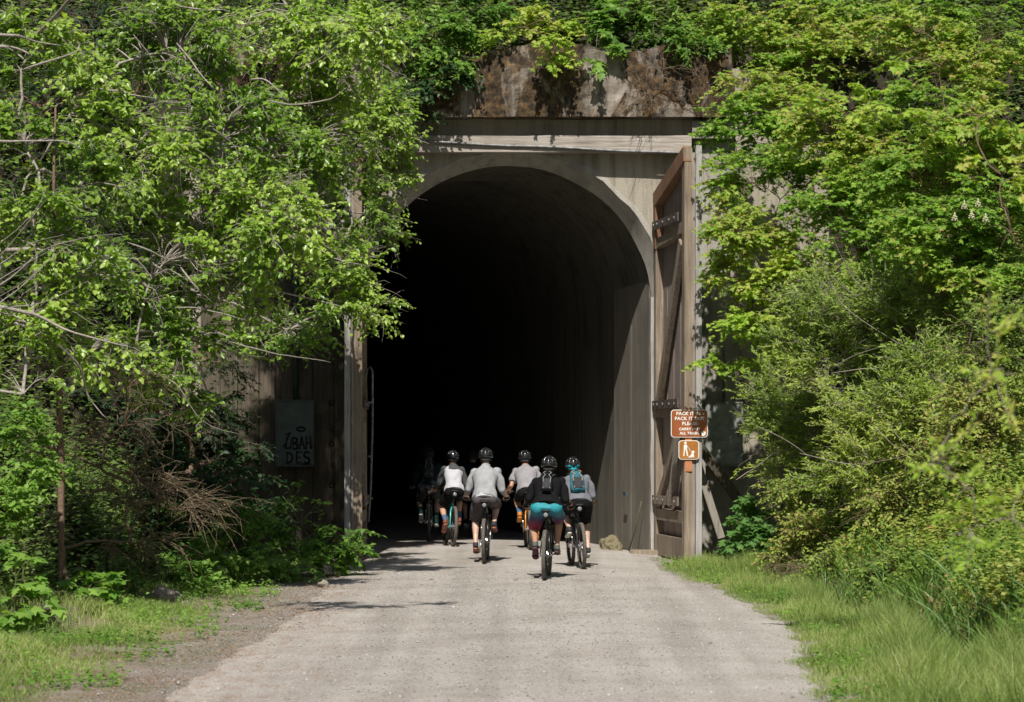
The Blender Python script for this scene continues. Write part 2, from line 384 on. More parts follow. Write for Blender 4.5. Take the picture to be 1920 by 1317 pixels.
# ------------------------------------------------------------------ portal and tunnel
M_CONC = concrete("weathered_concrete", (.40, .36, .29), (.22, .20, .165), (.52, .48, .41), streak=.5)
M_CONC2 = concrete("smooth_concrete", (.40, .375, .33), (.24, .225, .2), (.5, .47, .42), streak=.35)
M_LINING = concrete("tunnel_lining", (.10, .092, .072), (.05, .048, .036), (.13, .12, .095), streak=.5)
M_MOSSY = concrete("mossy_concrete", (.27, .23, .19), (.11, .085, .06), (.5, .45, .39), streak=.7, brown=((.011, .009, .006), (.055, .033, .015), (.17, .10, .038)))
M_GREYWOOD = wood("grey_weathered_timber", [(.3, (.12, .10, .085)), (.48, (.33, .29, .25)), (.7, (.55, .50, .45))], 'X')
M_GREYWOODZ = wood("grey_weathered_board", [(.3, (.12, .105, .09)), (.48, (.27, .24, .2)), (.7, (.42, .38, .33))], 'Z')
M_TAN = wood("tan_weathered_board", [(.3, (.085, .065, .048)), (.5, (.23, .18, .13)), (.7, (.40, .34, .27))], 'Z')
M_PALE = wood("pale_bleached_board", [(.25, (.12, .11, .10)), (.5, (.34, .325, .31)), (.7, (.50, .48, .46))], 'Z')
M_RED = wood("reddish_brown_board", [(.3, (.10, .05, .03)), (.5, (.22, .115, .062)), (.7, (.33, .19, .115))], 'Z')
M_PANEL = wood("dark_plank", [(.3, (.12, .09, .08)), (.5, (.28, .225, .20)), (.7, (.42, .35, .31))], 'Z')
M_DARKWOOD = wood("dark_mossy_plank", [(.3, (.03, .025, .018)), (.5, (.1, .08, .058)), (.7, (.19, .155, .115))], 'Z', moss=(.07, .075, .03))
M_JAMB = wood("silvered_form_plank", [(.3, (.10, .088, .068)), (.5, (.16, .142, .115)), (.7, (.22, .2, .17))], 'Z', grain=12, ys=.22)
M_IRON = plain("rusty_iron", (.12, .098, .082), .7, .4, .4, 25, .3)
M_GALV = plain("galvanised_pipe", (.2, .2, .2), .6, .4, .5, 14)
M_GREENBOX = plain("grey_green_enamel", (.08, .108, .10), .45, .2, .25, 4)
M_GREYBOX = plain("scuffed_grey_enamel", (.30, .31, .30), .5, .2, .4, 6)

XC, ZC, RA = -.04, 4.2, 2.48
def prof(r, n=40, jit=0, z0=-.25):
    p = [(XC - r, z0 + (ZC - z0) * i / 12) for i in range(12)]
    p += [(XC - r * math.cos(math.pi * i / n), ZC + r * math.sin(math.pi * i / n)) for i in range(n + 1)]
    p += [(XC + r, ZC - (ZC - z0) * i / 12) for i in range(1, 13)]
    if jit: p = [(x + jit * noise.noise(Vector((x * 3, z * 3, 1))), z + jit * noise.noise(Vector((x * 3, z * 3, 9)))) for x, z in p]
    return p
portal = tag(empty('tunnel_portal', (0, 0, 0)), 'concrete tunnel portal with round arch and mossy parapet above the dark opening', 'tunnel portal')
def outer(p, x0, x1, z1, z0):
    dx, dz = p[0] - XC, p[1] - ZC; k = 1e9
    if p[1] <= ZC: return (x0 if dx < 0 else x1, p[1])
    if dx < 0: k = min(k, (x0 - XC) / dx)
    if dx > 0: k = min(k, (x1 - XC) / dx)
    if dz > 0: k = min(k, (z1 - ZC) / dz)
    return (XC + dx * k, ZC + dz * k)
X0, X1, ZT = -5.6, 5.4, 8.3
pin = prof(RA + .2, jit=.03); N = len(pin); pout = [outer(p, X0, X1, ZT, -.25) for p in pin]
mb = MB(); vs = []
for y in (0, .6):
    vs += [(p[0], y, p[1]) for p in pin] + [(p[0], y, p[1]) for p in pout]
fs = [(i, i + 1, N + i + 1, N + i) for i in range(N - 1)]
fs += [(2 * N + i, 3 * N + i, 3 * N + i + 1, 2 * N + i + 1) for i in range(N - 1)]
fs += [(N + i, N + i + 1, 3 * N + i + 1, 3 * N + i) for i in range(N - 1)]
fs += [(i, 2 * N + i, 2 * N + i + 1, i + 1) for i in range(N - 1)]
# the two top corners the radial strip leaves out
mb.add(vs, fs)
ia = max(i for i in range(N) if pout[i][0] == X0 and pout[i][1] < ZT); ib = min(i for i in range(N) if pout[i][0] == X1 and pout[i][1] < ZT)
for i, j, cx in ((ia, ia + 1, X0), (ib - 1, ib, X1)):
    a, c = pout[i], pout[j]; mb.add([(a[0], 0, a[1]), (cx, 0, ZT), (c[0], 0, c[1])], [(0, 1, 2)])
mb.build('face_wall', M_CONC, portal)
# arch ring: the splayed paler rim
def wavy(y): return [(x + .03 * noise.noise(Vector((x * 1.5, z * 1.5, y * .8))), z + .03 * noise.noise(Vector((x * 1.5, z * 1.5, y * .8 + 7)))) for x, z in prof(RA)]
ra, rb = prof(RA + .2, jit=.03), wavy(.32)
mb = MB(); mb.add([(p[0], -.012, p[1]) for p in ra] + [(p[0] - .03, .32, p[1]) for p in rb], [(i, N + i, N + i + 1, i + 1) for i in range(N - 1)])
ro = prof(RA + .3, jit=.05); mb.add([(p[0], -.012, p[1]) for p in ra] + [(p[0], .001, p[1]) for p in ro], [(i, i + 1, N + i + 1, N + i) for i in range(N - 1)])
mb.build('arch_ring', M_CONC2, portal, True)
# tunnel lining: skewed tube running back into the hill
def wavy(y): return [(x + .03 * noise.noise(Vector((x * 1.5, z * 1.5, y * .8))), z + .03 * noise.noise(Vector((x * 1.5, z * 1.5, y * .8 + 7)))) for x, z in prof(RA)]
deps = [.32] + [1 + i * 1.0 for i in range(12)] + [14, 18, 24, 32, 45, 60]
mb = MB(); vs = []
for k, y in enumerate(deps):
    grow = 0.0 if y < 3.2 else .06
    vs += [(p[0] - .03 + SK * (y - .32) + (grow if p[0] > 0 else -grow), y, p[1] + (grow if p[1] > ZC else 0)) for p in wavy(y)]
fs = [(k * N + i, (k + 1) * N + i, (k + 1) * N + i + 1, k * N + i + 1) for k in range(len(deps) - 1) for i in range(N - 1)]
L0 = (len(deps) - 1) * N; fs.append(tuple(L0 + i for i in range(N)))
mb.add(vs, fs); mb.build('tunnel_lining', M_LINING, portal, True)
# parapet (rough, overhanging), recess, lintel beam
def rough_box(name, x0, x1, y0, y1, z0, z1, mat, amp, seed, res=.09, topamp=0):
    nx, ny, nz = max(2, int((x1 - x0) / res)), max(2, int((y1 - y0) / res)), max(2, int((z1 - z0) / res))
    bm = bmesh.new(); cache = {}
    def vt(i, j, k):
        if (i, j, k) not in cache:
            x, y, z = x0 + (x1 - x0) * i / nx, y0 + (y1 - y0) * j / ny, z0 + (z1 - z0) * k / nz
            q = Vector((x * 1.7, y * 1.7, z * 1.7 + seed)); d = noise.noise_vector(q) * amp + noise.noise_vector(q * 4.1) * amp * .4
            if k == nz and topamp: d.z += noise.noise(Vector((x * .8, seed, 0))) * topamp
            cache[(i, j, k)] = bm.verts.new((x + d.x, y + d.y, z + d.z * (1 if k else .12)))
        return cache[(i, j, k)]
    for j in (0, ny):
        for i in range(nx):
            for k in range(nz):
                f = [vt(i, j, k), vt(i + 1, j, k), vt(i + 1, j, k + 1), vt(i, j, k + 1)]; bm.faces.new(f if j == 0 else f[::-1])
    for k in (0, nz):
        for i in range(nx):
            for j in range(ny):
                f = [vt(i, j, k), vt(i, j + 1, k), vt(i + 1, j + 1, k), vt(i + 1, j, k)]; bm.faces.new(f if k == 0 else f[::-1])
    for i in (0, nx):
        for j in range(ny):
            for k in range(nz):
                f = [vt(i, j, k), vt(i, j, k + 1), vt(i, j + 1, k + 1), vt(i, j + 1, k)]; bm.faces.new(f if i == 0 else f[::-1])
    me = bpy.data.meshes.new(name); bm.to_mesh(me); bm.free(); me.materials.append(mat)
    o = bpy.data.objects.new(name, me); COL.objects.link(o); return o
o = rough_box('parapet', -5.2, 3.75, -.46, .7, 7.43, 8.60, M_MOSSY, .085, 3, .055, .25); o.parent = portal
o = rough_box('buttress', 3.06, 3.75, -.3, .005, 7.08, 7.38, M_CONC2, .012, 5, .12); o.parent = portal
o = rough_box('pier', 3.15, 3.72, -.12, .004, -.2, 7.05, M_CONC2, .014, 9, .14); o.parent = portal
beam = rough_box('lintel_beam', -4.3, 3.04, -.27, .003, 6.85, 7.13, M_GREYWOOD, .012, 12, .11)
tag(beam, 'long weathered grey timber beam fixed across the portal above the arch', 'beam')
mb = MB(); pts = [(-4.0 + i * .3, -.30 + .006 * math.sin(i), 7.135 - .0135 * i + .006 * math.sin(i * .9)) for i in range(25)]
mb.etube(pts, .022, n=8)
for i in (5, 11, 18, 22): mb.box((pts[i][0], pts[i][1] + .01, pts[i][2]), (.03, .06, .06))
tag(mb.build('conduit_pipe', M_GALV, None, True), 'thin metal conduit pipe clipped along the timber beam over the arch', 'pipe')

# board lining seen just inside the right of the opening
root = tag(empty('board_panel', (2.44, .1, 0)), 'tall silvery plank panel lining the right tunnel wall just inside the arch', 'wooden panel')
def shearx(y): return 2.44 - .03 + SK * max(0, y - .32) if y > .32 else 2.44 + .16 - .16 * y / .32 * 1.1
for k in range(2):
    ya, yb = .36 + k * 1.11, .36 + (k + 1) * 1.11 - .012
    h = 5.2
    mb = MB(); a = Vector((shearx(ya) - .03, ya, .03)); b = Vector((shearx(yb) - .03, yb, .03)); c = (a + b) / 2
    M = Matrix.Rotation(math.atan2(b.y - a.y, b.x - a.x), 3, 'Z')
    mb.box(c + Vector((0, 0, h / 2)), ((b - a).length, .03 + .004 * (k % 2), h), M, 0, .006)
    o = mb.build('plank', M_JAMB, root)
    for v in o.data.vertices: v.co -= root.location
mb = MB(); M_PLQ = plain("blue_grey_plaque", (.06, .09, .12), .5); mb.box((1.985 - 2.44, 1.38, 1.02), (.02, .2, .07), Matrix.Rotation(math.atan2(SK, 1), 3, 'Z').inverted(), 0, .004)
mb.build('plaque', M_PLQ, root)
mb = MB(); a_, b_ = W(1203, 940, 46.0), W(1178, 1037, 46.2); mb.etube([Vector((0, 0, 0)), (b_ - a_) * .5 + Vector((.012, 0, 0)), b_ - a_], [.012, .015, .01], n=7)
o = mb.build('stick', M_DARKWOOD, None, True); o.location = a_; tag(o, 'thin dark stick leaning against the plank panel inside the arch', 'stick')
o = rough_box('jamb', 2.36, 2.55, -.06, .3, 0.02, 4.4, M_PALE, .014, 2, .1)
tag(o, 'pale narrow upright jamb board at the right edge of the arch', 'jamb board')

# ------------------------------------------------------------------ gates
def gate(name, label, hx, fx, fy, zh, zf, face):
    """hinge at (hx,0), free end at (fx,fy); framing on the side facing the opening"""
    root = tag(empty(name, (hx, -.03, 0)), label, 'gate', 'pair of open wooden tunnel gates')
    root.rotation_euler = (0, 0, math.atan2(fy, fx - hx)); L = math.hypot(fx - hx, fy)
    s = face  # local y side on which the frame stands proud
    def top(u): return zh + (zf - zh) * u / L
    mb = MB(); nb = 14
    for k in range(nb):
        u0, u1 = L * k / nb + .004, L * (k + 1) / nb - .004; off = .006 * ((k * 7) % 3)
        y0, y1 = -.02 - off * .3, .02
        t0, t1 = top(u0) - .1, top(u1) - .1
        mb.add([(u0, y0, .1), (u1, y0, .1), (u1, y1, .1), (u0, y1, .1), (u0, y0, t0), (u1, y0, t1), (u1, y1, t1), (u0, y1, t0)],
               [(0, 3, 2, 1), (4, 5, 6, 7), (0, 1, 5, 4), (1, 2, 6, 5), (2, 3, 7, 6), (3, 0, 4, 7)])
    mb.build('plank_panel', M_PANEL, root)
    fy_ = s * .085; up = (0, 1, 0)
    def part(nm, mat, *bars):
        mb = MB()
        for a, b, wd, th, yy in bars: mb.bar((a[0], yy, a[1]), (b[0], yy, b[1]), wd, th, up, 0, .008)
        return mb.build(nm, mat, root)
    part('stile', M_TAN, ((.09, .02), (.09, top(.09) - .02), .18, .13, fy_))
    part('stile', M_TAN, ((L - .1, .02), (L - .1, top(L - .1)), .2, .13, fy_))
    part('edge_board', M_PALE, ((L - .02, .05), (L - .02, top(L) + .02), .06, .10, fy_ - s * .17))
    part('top_rail', M_RED, ((.02, top(0) - .12), (L - .02, top(L) - .12), .26, .14, fy_ + s * .012))
    part('stile_head', M_RED, ((.1, 5.2), (.1, top(.1) - .2), .19, .13, fy_ + s * .012))
    part('rail', M_TAN, ((.18, 5.30), (L - .2, 5.42), .17, .12, fy_ - s * .002))
    part('rail', M_TAN, ((.18, 2.45), (L - .2, 2.45), .2, .12, fy_ - s * .002))
    part('rail', M_TAN, ((.18, .72), (L - .2, .72), .2, .12, fy_ - s * .002))
    part('rail', M_TAN, ((.18, .2), (L - .2, .2), .36, .12, fy_ - s * .002))
    part('brace', M_TAN, ((.3, 2.6), (L - .3, 5.2), .2, .09, fy_ + s * .035))
    part('brace', M_TAN, ((.3, .9), (L - .3, 2.3), .18, .09, fy_ + s * .035))
    part('brace', M_GREYWOODZ, ((L * .55, .9), (L - .35, 2.3), .12, .07, fy_ + s * .075))
    for z, mt in ((5.62, M_IRON), (2.58, M_IRON), (.98, M_TAN)):
        mb = MB(); mb.bar((0, fy_ + s * .085, z - .02), (L - .4, fy_ + s * .085, z), .15, .025, up, 0, .004)
        st = mb.build('hinge_strap', mt, root)
        for q in (.15, .45, .9, 1.4, 1.8):
            mb = MB(); mb.sph((q, fy_ + s * .105, z - .01), (.028, .014, .028), 8, 5); mb.build('bolt', M_GALV, st, True)
    return root
gate('wooden_gate', 'open wooden gate leaf with reddish top rail at the right of the arch', 2.56, 2.93, -2.4, 6.16, 6.72, -1)
gate('wooden_gate', 'open wooden gate leaf seen edge-on at the left of the arch', -2.62, -2.57, -2.4, 6.16, 6.72, 1)
# pipe loop beside the left gate
mb = MB(); mb.etube([(-2.44, -.9, 3.05), (-2.42, -.9, 3.16), (-2.37, -.9, 3.2), (-2.33, -.9, 3.12), (-2.33, -.9, 2.2), (-2.36, -.9, 1.2), (-2.4, -.9, .6)], .018, n=8)
for z in (2.6, 1.7, 1.0): mb.box((-2.38, -.9, z), (.11, .03, .03))
tag(mb.build('conduit_pipe', M_GALV, None, True), 'grey bent conduit pipe standing beside the left gate leaf', 'pipe')

# ------------------------------------------------------------------ left timber facing and cabinets
root = tag(empty('plank_wall', (-4.0, -.12, 0)), 'dark wall of wide vertical planks left of the arch behind the grey-green cabinet', 'plank wall')
x = -5.3; k = 0
while x < -2.75:
    wd = [.34, .3, .36, .28][k % 4]; mb = MB(); off = .02 * ((k * 5) % 3)
    if x + wd > -2.72: wd = -2.72 - x
    mb.box((x + wd / 2 + 4.0, .03 - off, 2.45), (wd - .012, .06, 5.0 + .1 * (k % 3)), None, 0, .008)
    mb.build('plank', M_DARKWOOD if k % 3 else M_DARKWOOD, root); x += wd; k += 1
for z in (3.3, 2.6, 2.15, 1.9, 1.55, 1.2):
    for xx in (-3.05, -2.9):
        mb = MB(); mb.torus((0, 0, 0), .035, .008, nu=12, nv=5)
        for i in range(len(mb.v) - 60, len(mb.v)):
            a, b, c = mb.v[i]; mb.v[i] = (xx + 4.0 + b + .02 * math.sin(z * 9), -.012, z + c)
        mb.build('iron_ring', M_IRON, root)

def cabinet(name, label, px0, px1, py0, py1, mat, yfront, depth, door_off):
    d = CAMD + yfront; a, b = W(px0, py1, d), W(px1, py0, d)
    cx, wd, ht = (a.x + b.x) / 2, b.x - a.x, b.z - a.z
    r = tag(empty(name, (cx, yfront, a.z)), label, 'cabinet')
    mb = MB(); mb.box((0, depth / 2 + .02, ht / 2), (wd, depth, ht), None, 0, .01)
    for s in (-1, 1): mb.box((s * wd / 2, .015, ht / 2), (.018, .05, ht), None)
    for z in (0.0, ht): mb.box((0, .015, z), (wd + .018, .05, .018), None)
    mb.build('housing', mat, r)
    mb = MB(); mb.box((door_off / 2, -.01, ht / 2), (wd - abs(door_off) - .03, .03, ht - .05), None, 0, .008)
    dr = mb.build('door', mat, r)
    mb = MB(); mb.box((wd * .38, -.035, ht * .5), (.02, .03, .1), None, 0, .004); mb.build('handle', M_IRON, dr)
    return r, dr, wd, ht
r, dr, wd, ht = cabinet('electrical_cabinet', 'tall grey-green metal cabinet with black scrawled graffiti on the left plank wall', 517, 588, 751, 874, M_GREENBOX, -.38, .2, .12)
mb = MB(); mb.etube([(0, .15, ht), (0, .15, ht + 1.5), (.02, .17, ht + 3.2)], .045, n=10); mb.build('conduit', M_GREENBOX, r, True)
M_PAINT = plain("black_marker_paint", (.01, .01, .012), .6)
M_BLUEP = plain("blue_spray_paint", (.03, .12, .35), .6)
def stroke(mb, pts, wd, y, th=.002):
    for a, b in zip(pts[:-1], pts[1:]):
        mb.bar((a[0], y, a[1]), (b[0], y, b[1]), wd, th, (0, 1, 0), 0, 0, wd * .8)
def arc(cx, cy, rx, ry, a0, a1, n=7): return [(cx + rx * math.cos(R(a0 + (a1 - a0) * i / n)), cy + ry * math.sin(R(a0 + (a1 - a0) * i / n))) for i in range(n + 1)]
mb = MB(); yy = -.027
sx, sz = wd, ht
G = [[(-.30, .20), (-.30, .05)], arc(-.30, .125, .16, .08, 90, -90), [(.12, .21), (-.02, .21), (-.03, .05), (.12, .05)], [(-.03, .13), (.08, .13)],
     arc(.27, .17, .08, .045, 40, 270) + arc(.27, .085, .08, .042, 90, -140), [(.16, .03), (.38, .02)],
     [(-.30, .44), (-.34, .27), (-.2, .27), (-.17, .42)], [(-.12, .26), (-.12, .43)], arc(-.1, .39, .09, .04, 90, -90), arc(-.1, .30, .11, .045, 90, -90),
     [(.06, .26), (.12, .44), (.2, .26)], [(.08, .33), (.18, .33)], [(.25, .26), (.26, .45)], [(.25, .34), (.38, .36)], [(.37, .44), (.38, .27)],
     arc(.1, .56, .12, .03, 0, 360, 10), [(-.34, .48), (-.22, .5), (-.3, .4)], [(-.4, .3), (-.34, .33)], [(.42, .3), (.38, .28)]]
for g in G: stroke(mb, [(p[0] * sx * .92 + .05, p[1] * sz) for p in g], .032, yy)
mb.build('graffiti', M_PAINT, dr)
r, dr, wd2, ht2 = cabinet('electrical_cabinet', 'scuffed grey metal cabinet on the shaded wall right of the brown signs', 1324, 1392, 755, 873, M_GREYBOX, -.3, .16, 0)
mb = MB(); mb.etube([(0, .12, ht2), (0, .12, ht2 + .9)], .022, n=8); mb.build('conduit', M_GALV, r, True)
# blue scrawl on the concrete right of the gate
mb = MB(); c = W(1378, 497, CAMD)
stroke(mb, [(c.x + a, c.z + b) for a, b in [(-.14, .0), (-.04, .06), (.0, -.04), (.05, .05), (.1, -.02)]], .03, -.004)
mb.build('graffiti', M_BLUEP, portal)

# ------------------------------------------------------------------ trail signs on the gate's free edge
M_SIGN = plain("brown_sign_enamel", (.30, .085, .022), .45, 0, .22, 6)
M_SIGN2 = plain("ochre_sign_enamel", (.36, .14, .025), .45, 0, .2, 6)
M_WHITE = plain("white_sign_lettering", (.78, .77, .72), .5, 0, .1, 20)
M_POSTP = plain("orange_brown_painted_board", (.48, .19, .08), .6, 0, .2, 8)
def rrect(w_, h_, r_, n=5):
    out = []
    for sx_, sz_, a0 in ((1, 1, 0), (-1, 1, 90), (-1, -1, 180), (1, -1, 270)):
        out += [(sx_ * (w_ / 2 - r_) + r_ * math.cos(R(a0 + 90 * i / n)), sz_ * (h_ / 2 - r_) + r_ * math.sin(R(a0 + 90 * i / n))) for i in range(n + 1)]
    return out
def slab(mb, poly, y0, y1, mi=0):
    n = len(poly); vs = [(p[0], y0, p[1]) for p in poly] + [(p[0], y1, p[1]) for p in poly]
    mb.add(vs, [tuple(range(n)), tuple(range(n, 2 * n))[::-1]] + [(i, n + i, n + (i + 1) % n, (i + 1) % n) for i in range(n)], mi)
def text(body, size, x, z, y, mat, parent, name='lettering', bold=0.0, spacing=1.0):
    cu = bpy.data.curves.new(name, 'FONT'); cu.body = body; cu.size = size; cu.align_x = 'CENTER'; cu.align_y = 'CENTER'
    cu.extrude = .001; cu.offset = bold; cu.space_character = spacing; cu.resolution_u = 3
    t = bpy.data.objects.new('tmp', cu); COL.objects.link(t)
    dg = bpy.context.evaluated_depsgraph_get(); dg.update()
    me = bpy.data.meshes.new_from_object(t.evaluated_get(dg)); bpy.data.objects.remove(t)
    me.transform(Matrix.Translation((x, y, z)) @ Matrix.Rotation(R(90), 4, 'X')); me.materials.clear(); me.materials.append(mat); me.name = name
    o = bpy.data.objects.new(name, me); COL.objects.link(o); o.parent = parent; return o
dS = 42.97; sc = dS / F; c1 = W(1292.5, 794.5, dS); c2 = W(1291.5, 844, dS)
base = Vector((c1.x, c1.y, W(0, 885, dS).z))
sg = tag(empty('trail_sign', base), 'brown trail notice above a small leashed dog pictogram sign on gate edge', 'sign')
mb = MB(); mb.box((-.012, .035, (W(0, 764, dS).z - base.z + 0) / 2), (.115, .03, W(0, 764, dS).z - base.z), None, 0, .006); mb.build('backing_board', M_POSTP, sg)
def signpanel(nm, c, w_, h_, mat):
    p = empty(nm, (c.x - base.x, 0, c.z - base.z)); p.parent = sg
    mb = MB(); slab(mb, rrect(w_, h_, .05), .0, .018); o1 = mb.build(nm, M_WHITE, sg); o1.location = p.location
    bpy.data.objects.remove(p)
    mb = MB(); slab(mb, rrect(w_ - .022, h_ - .022, .042), -.003, .004); mb.build('painted_face', mat, o1)
    return o1
p1 = signpanel('sign_panel', c1, 69 * sc, 52 * sc, M_SIGN)
for tx_, sz_, dx, py in (("PACK IT IN -", .074, .01, 776), ("PACK IT OUT", .074, .005, 785.3), ("PLEASE", .074, .005, 794.8), ("CARRY OUT", .058, .005, 805), ("ALL TRASH", .058, 0, 812.8)):
    text(tx_, sz_, dx, (794.5 - py) * sc, -.0045, M_WHITE, p1, bold=.0022, spacing=1.08)
for q in (.17, -.18):
    mb = MB(); mb.sph((-.01, -.006, q), (.011, .006, .011), 10, 6); mb.build('bolt', M_GALV, p1, True)
mb = MB(); slab(mb, [(.19, -.13), (.265, -.13), (.26, -.18), (.235, -.2), (.205, -.2), (.19, -.17)], -.006, -.0035); mb.build('emblem', M_WHITE, p1)
p2 = signpanel('pictogram_panel', c2, 38.5 * sc, 36 * sc, M_SIGN2)
mb = MB(); y0, y1 = -.006, -.0035
slab(mb, arc(-.055, .112, .02, .022, 0, 330, 11), y0, y1)
slab(mb, [(-.08, .085), (-.03, .085), (-.028, .01), (-.082, .01)], y0, y1)
slab(mb, [(-.08, .014), (-.06, .014), (-.072, -.1), (-.09, -.1)], y0 - .0005, y1)
slab(mb, [(-.055, .014), (-.03, .014), (-.008, -.1), (-.028, -.1)], y0 - .0005, y1)
stroke(mb, [(-.04, .075), (-.005, .035), (.02, -.01), (.05, -.03)], .009, y0)
slab(mb, [(.048, -.03), (.06, -.01), (.078, -.012), (.1, -.035), (.082, -.042), (.078, -.07), (.09, -.12), (.076, -.12), (.066, -.1), (.058, -.122), (-.02, -.122), (.01, -.1), (.04, -.075)], y0 - .001, y1)
mb.build('pictogram', M_WHITE, p2)

# leaning planks, timbers and stones by the gates
def lean(name, label, a, b, wd, th, mat, cat='plank'):
    a, b = Vector(a), Vector(b); r = MB(); r.bar((0, 0, 0), b - a, wd, th, (0, 1, 0), 0, .01)
    o = r.build(name, mat); o.location = a; return tag(o, label, cat)
lean('leaning_plank', 'mottled grey plank leaning against the right gate post below the signs', W(1353, 1010, 43.6), W(1305, 858, 43.6), .12, .07, M_GREYWOODZ)
lean('leaning_plank', 'dark diagonal prop beam running down right in the shade under the grey cabinet', W(1400, 958, 44.3), W(1312, 838, 44.0), .16, .1, M_DARKWOOD)
o = rough_box('sleeper', 2.0, 2.62, -.35, .02, -.06, .10, M_TAN, .012, 4, .08); tag(o, 'short brown timber sleeper lying at the foot of the plank panel', 'timber')
o = rough_box('sleeper', 1.3, 1.95, -.5, -.25, -.06, .05, plain("orange_rotten_wood", (.3, .17, .09), .9, 0, .4, 12, .5), .012, 8, .08); tag(o, 'orange rotten timber lying flat on the gravel beside the brown sleeper', 'timber')
M_ROCK = concrete("rough_rock", (.26, .23, .19), (.10, .09, .07), (.36, .33, .29), streak=0)
M_ROCKM = concrete("mossy_rock", (.20, .17, .10), (.07, .07, .03), (.33, .3, .22), streak=0)
def rock(c, r, label, mat=M_ROCK, seed=0):
    bm = bmesh.new(); bmesh.ops.create_icosphere(bm, subdivisions=4, radius=1)
    for v in bm.verts:
        q = v.co.copy(); k = 1 + .35 * noise.noise(q * 1.3 + Vector((seed, 0, 0))) + .14 * noise.noise(q * 4 + Vector((seed, 5, 0))) + .05 * noise.noise(q * 11)
        v.co = Vector((q.x * r[0] * k, q.y * r[1] * k, q.z * r[2] * k))
    me = bpy.data.meshes.new('rock'); bm.to_mesh(me); bm.free(); me.materials.append(mat)
    o = bpy.data.objects.new('rock', me); COL.objects.link(o); o.location = c; return tag(o, label, 'rock')
rock((1.72, .95, .1), (.2, .25, .2), 'mossy boulder in the tunnel mouth left of the plank panel', M_ROCKM, 3)
rock((-2.12, -2.1, .02), (.1, .07, .045), 'small flat grey stone on the gravel nearest the left gate', M_ROCK, 8)
rock((-1.9, -2.3, .02), (.08, .06, .05), 'small dark stone on gravel, right one of the pair before the left gate', M_ROCK, 18)
rock(W(312, 1122, 33.5) , (.2, .2, .14), 'pale pointed rock in the grass under the left shrubs', M_ROCK, 21)
rock(W(606, 1098, 36.5) , (.07, .07, .07), 'little pale stone at the shaded left edge of the path', M_ROCK, 31)
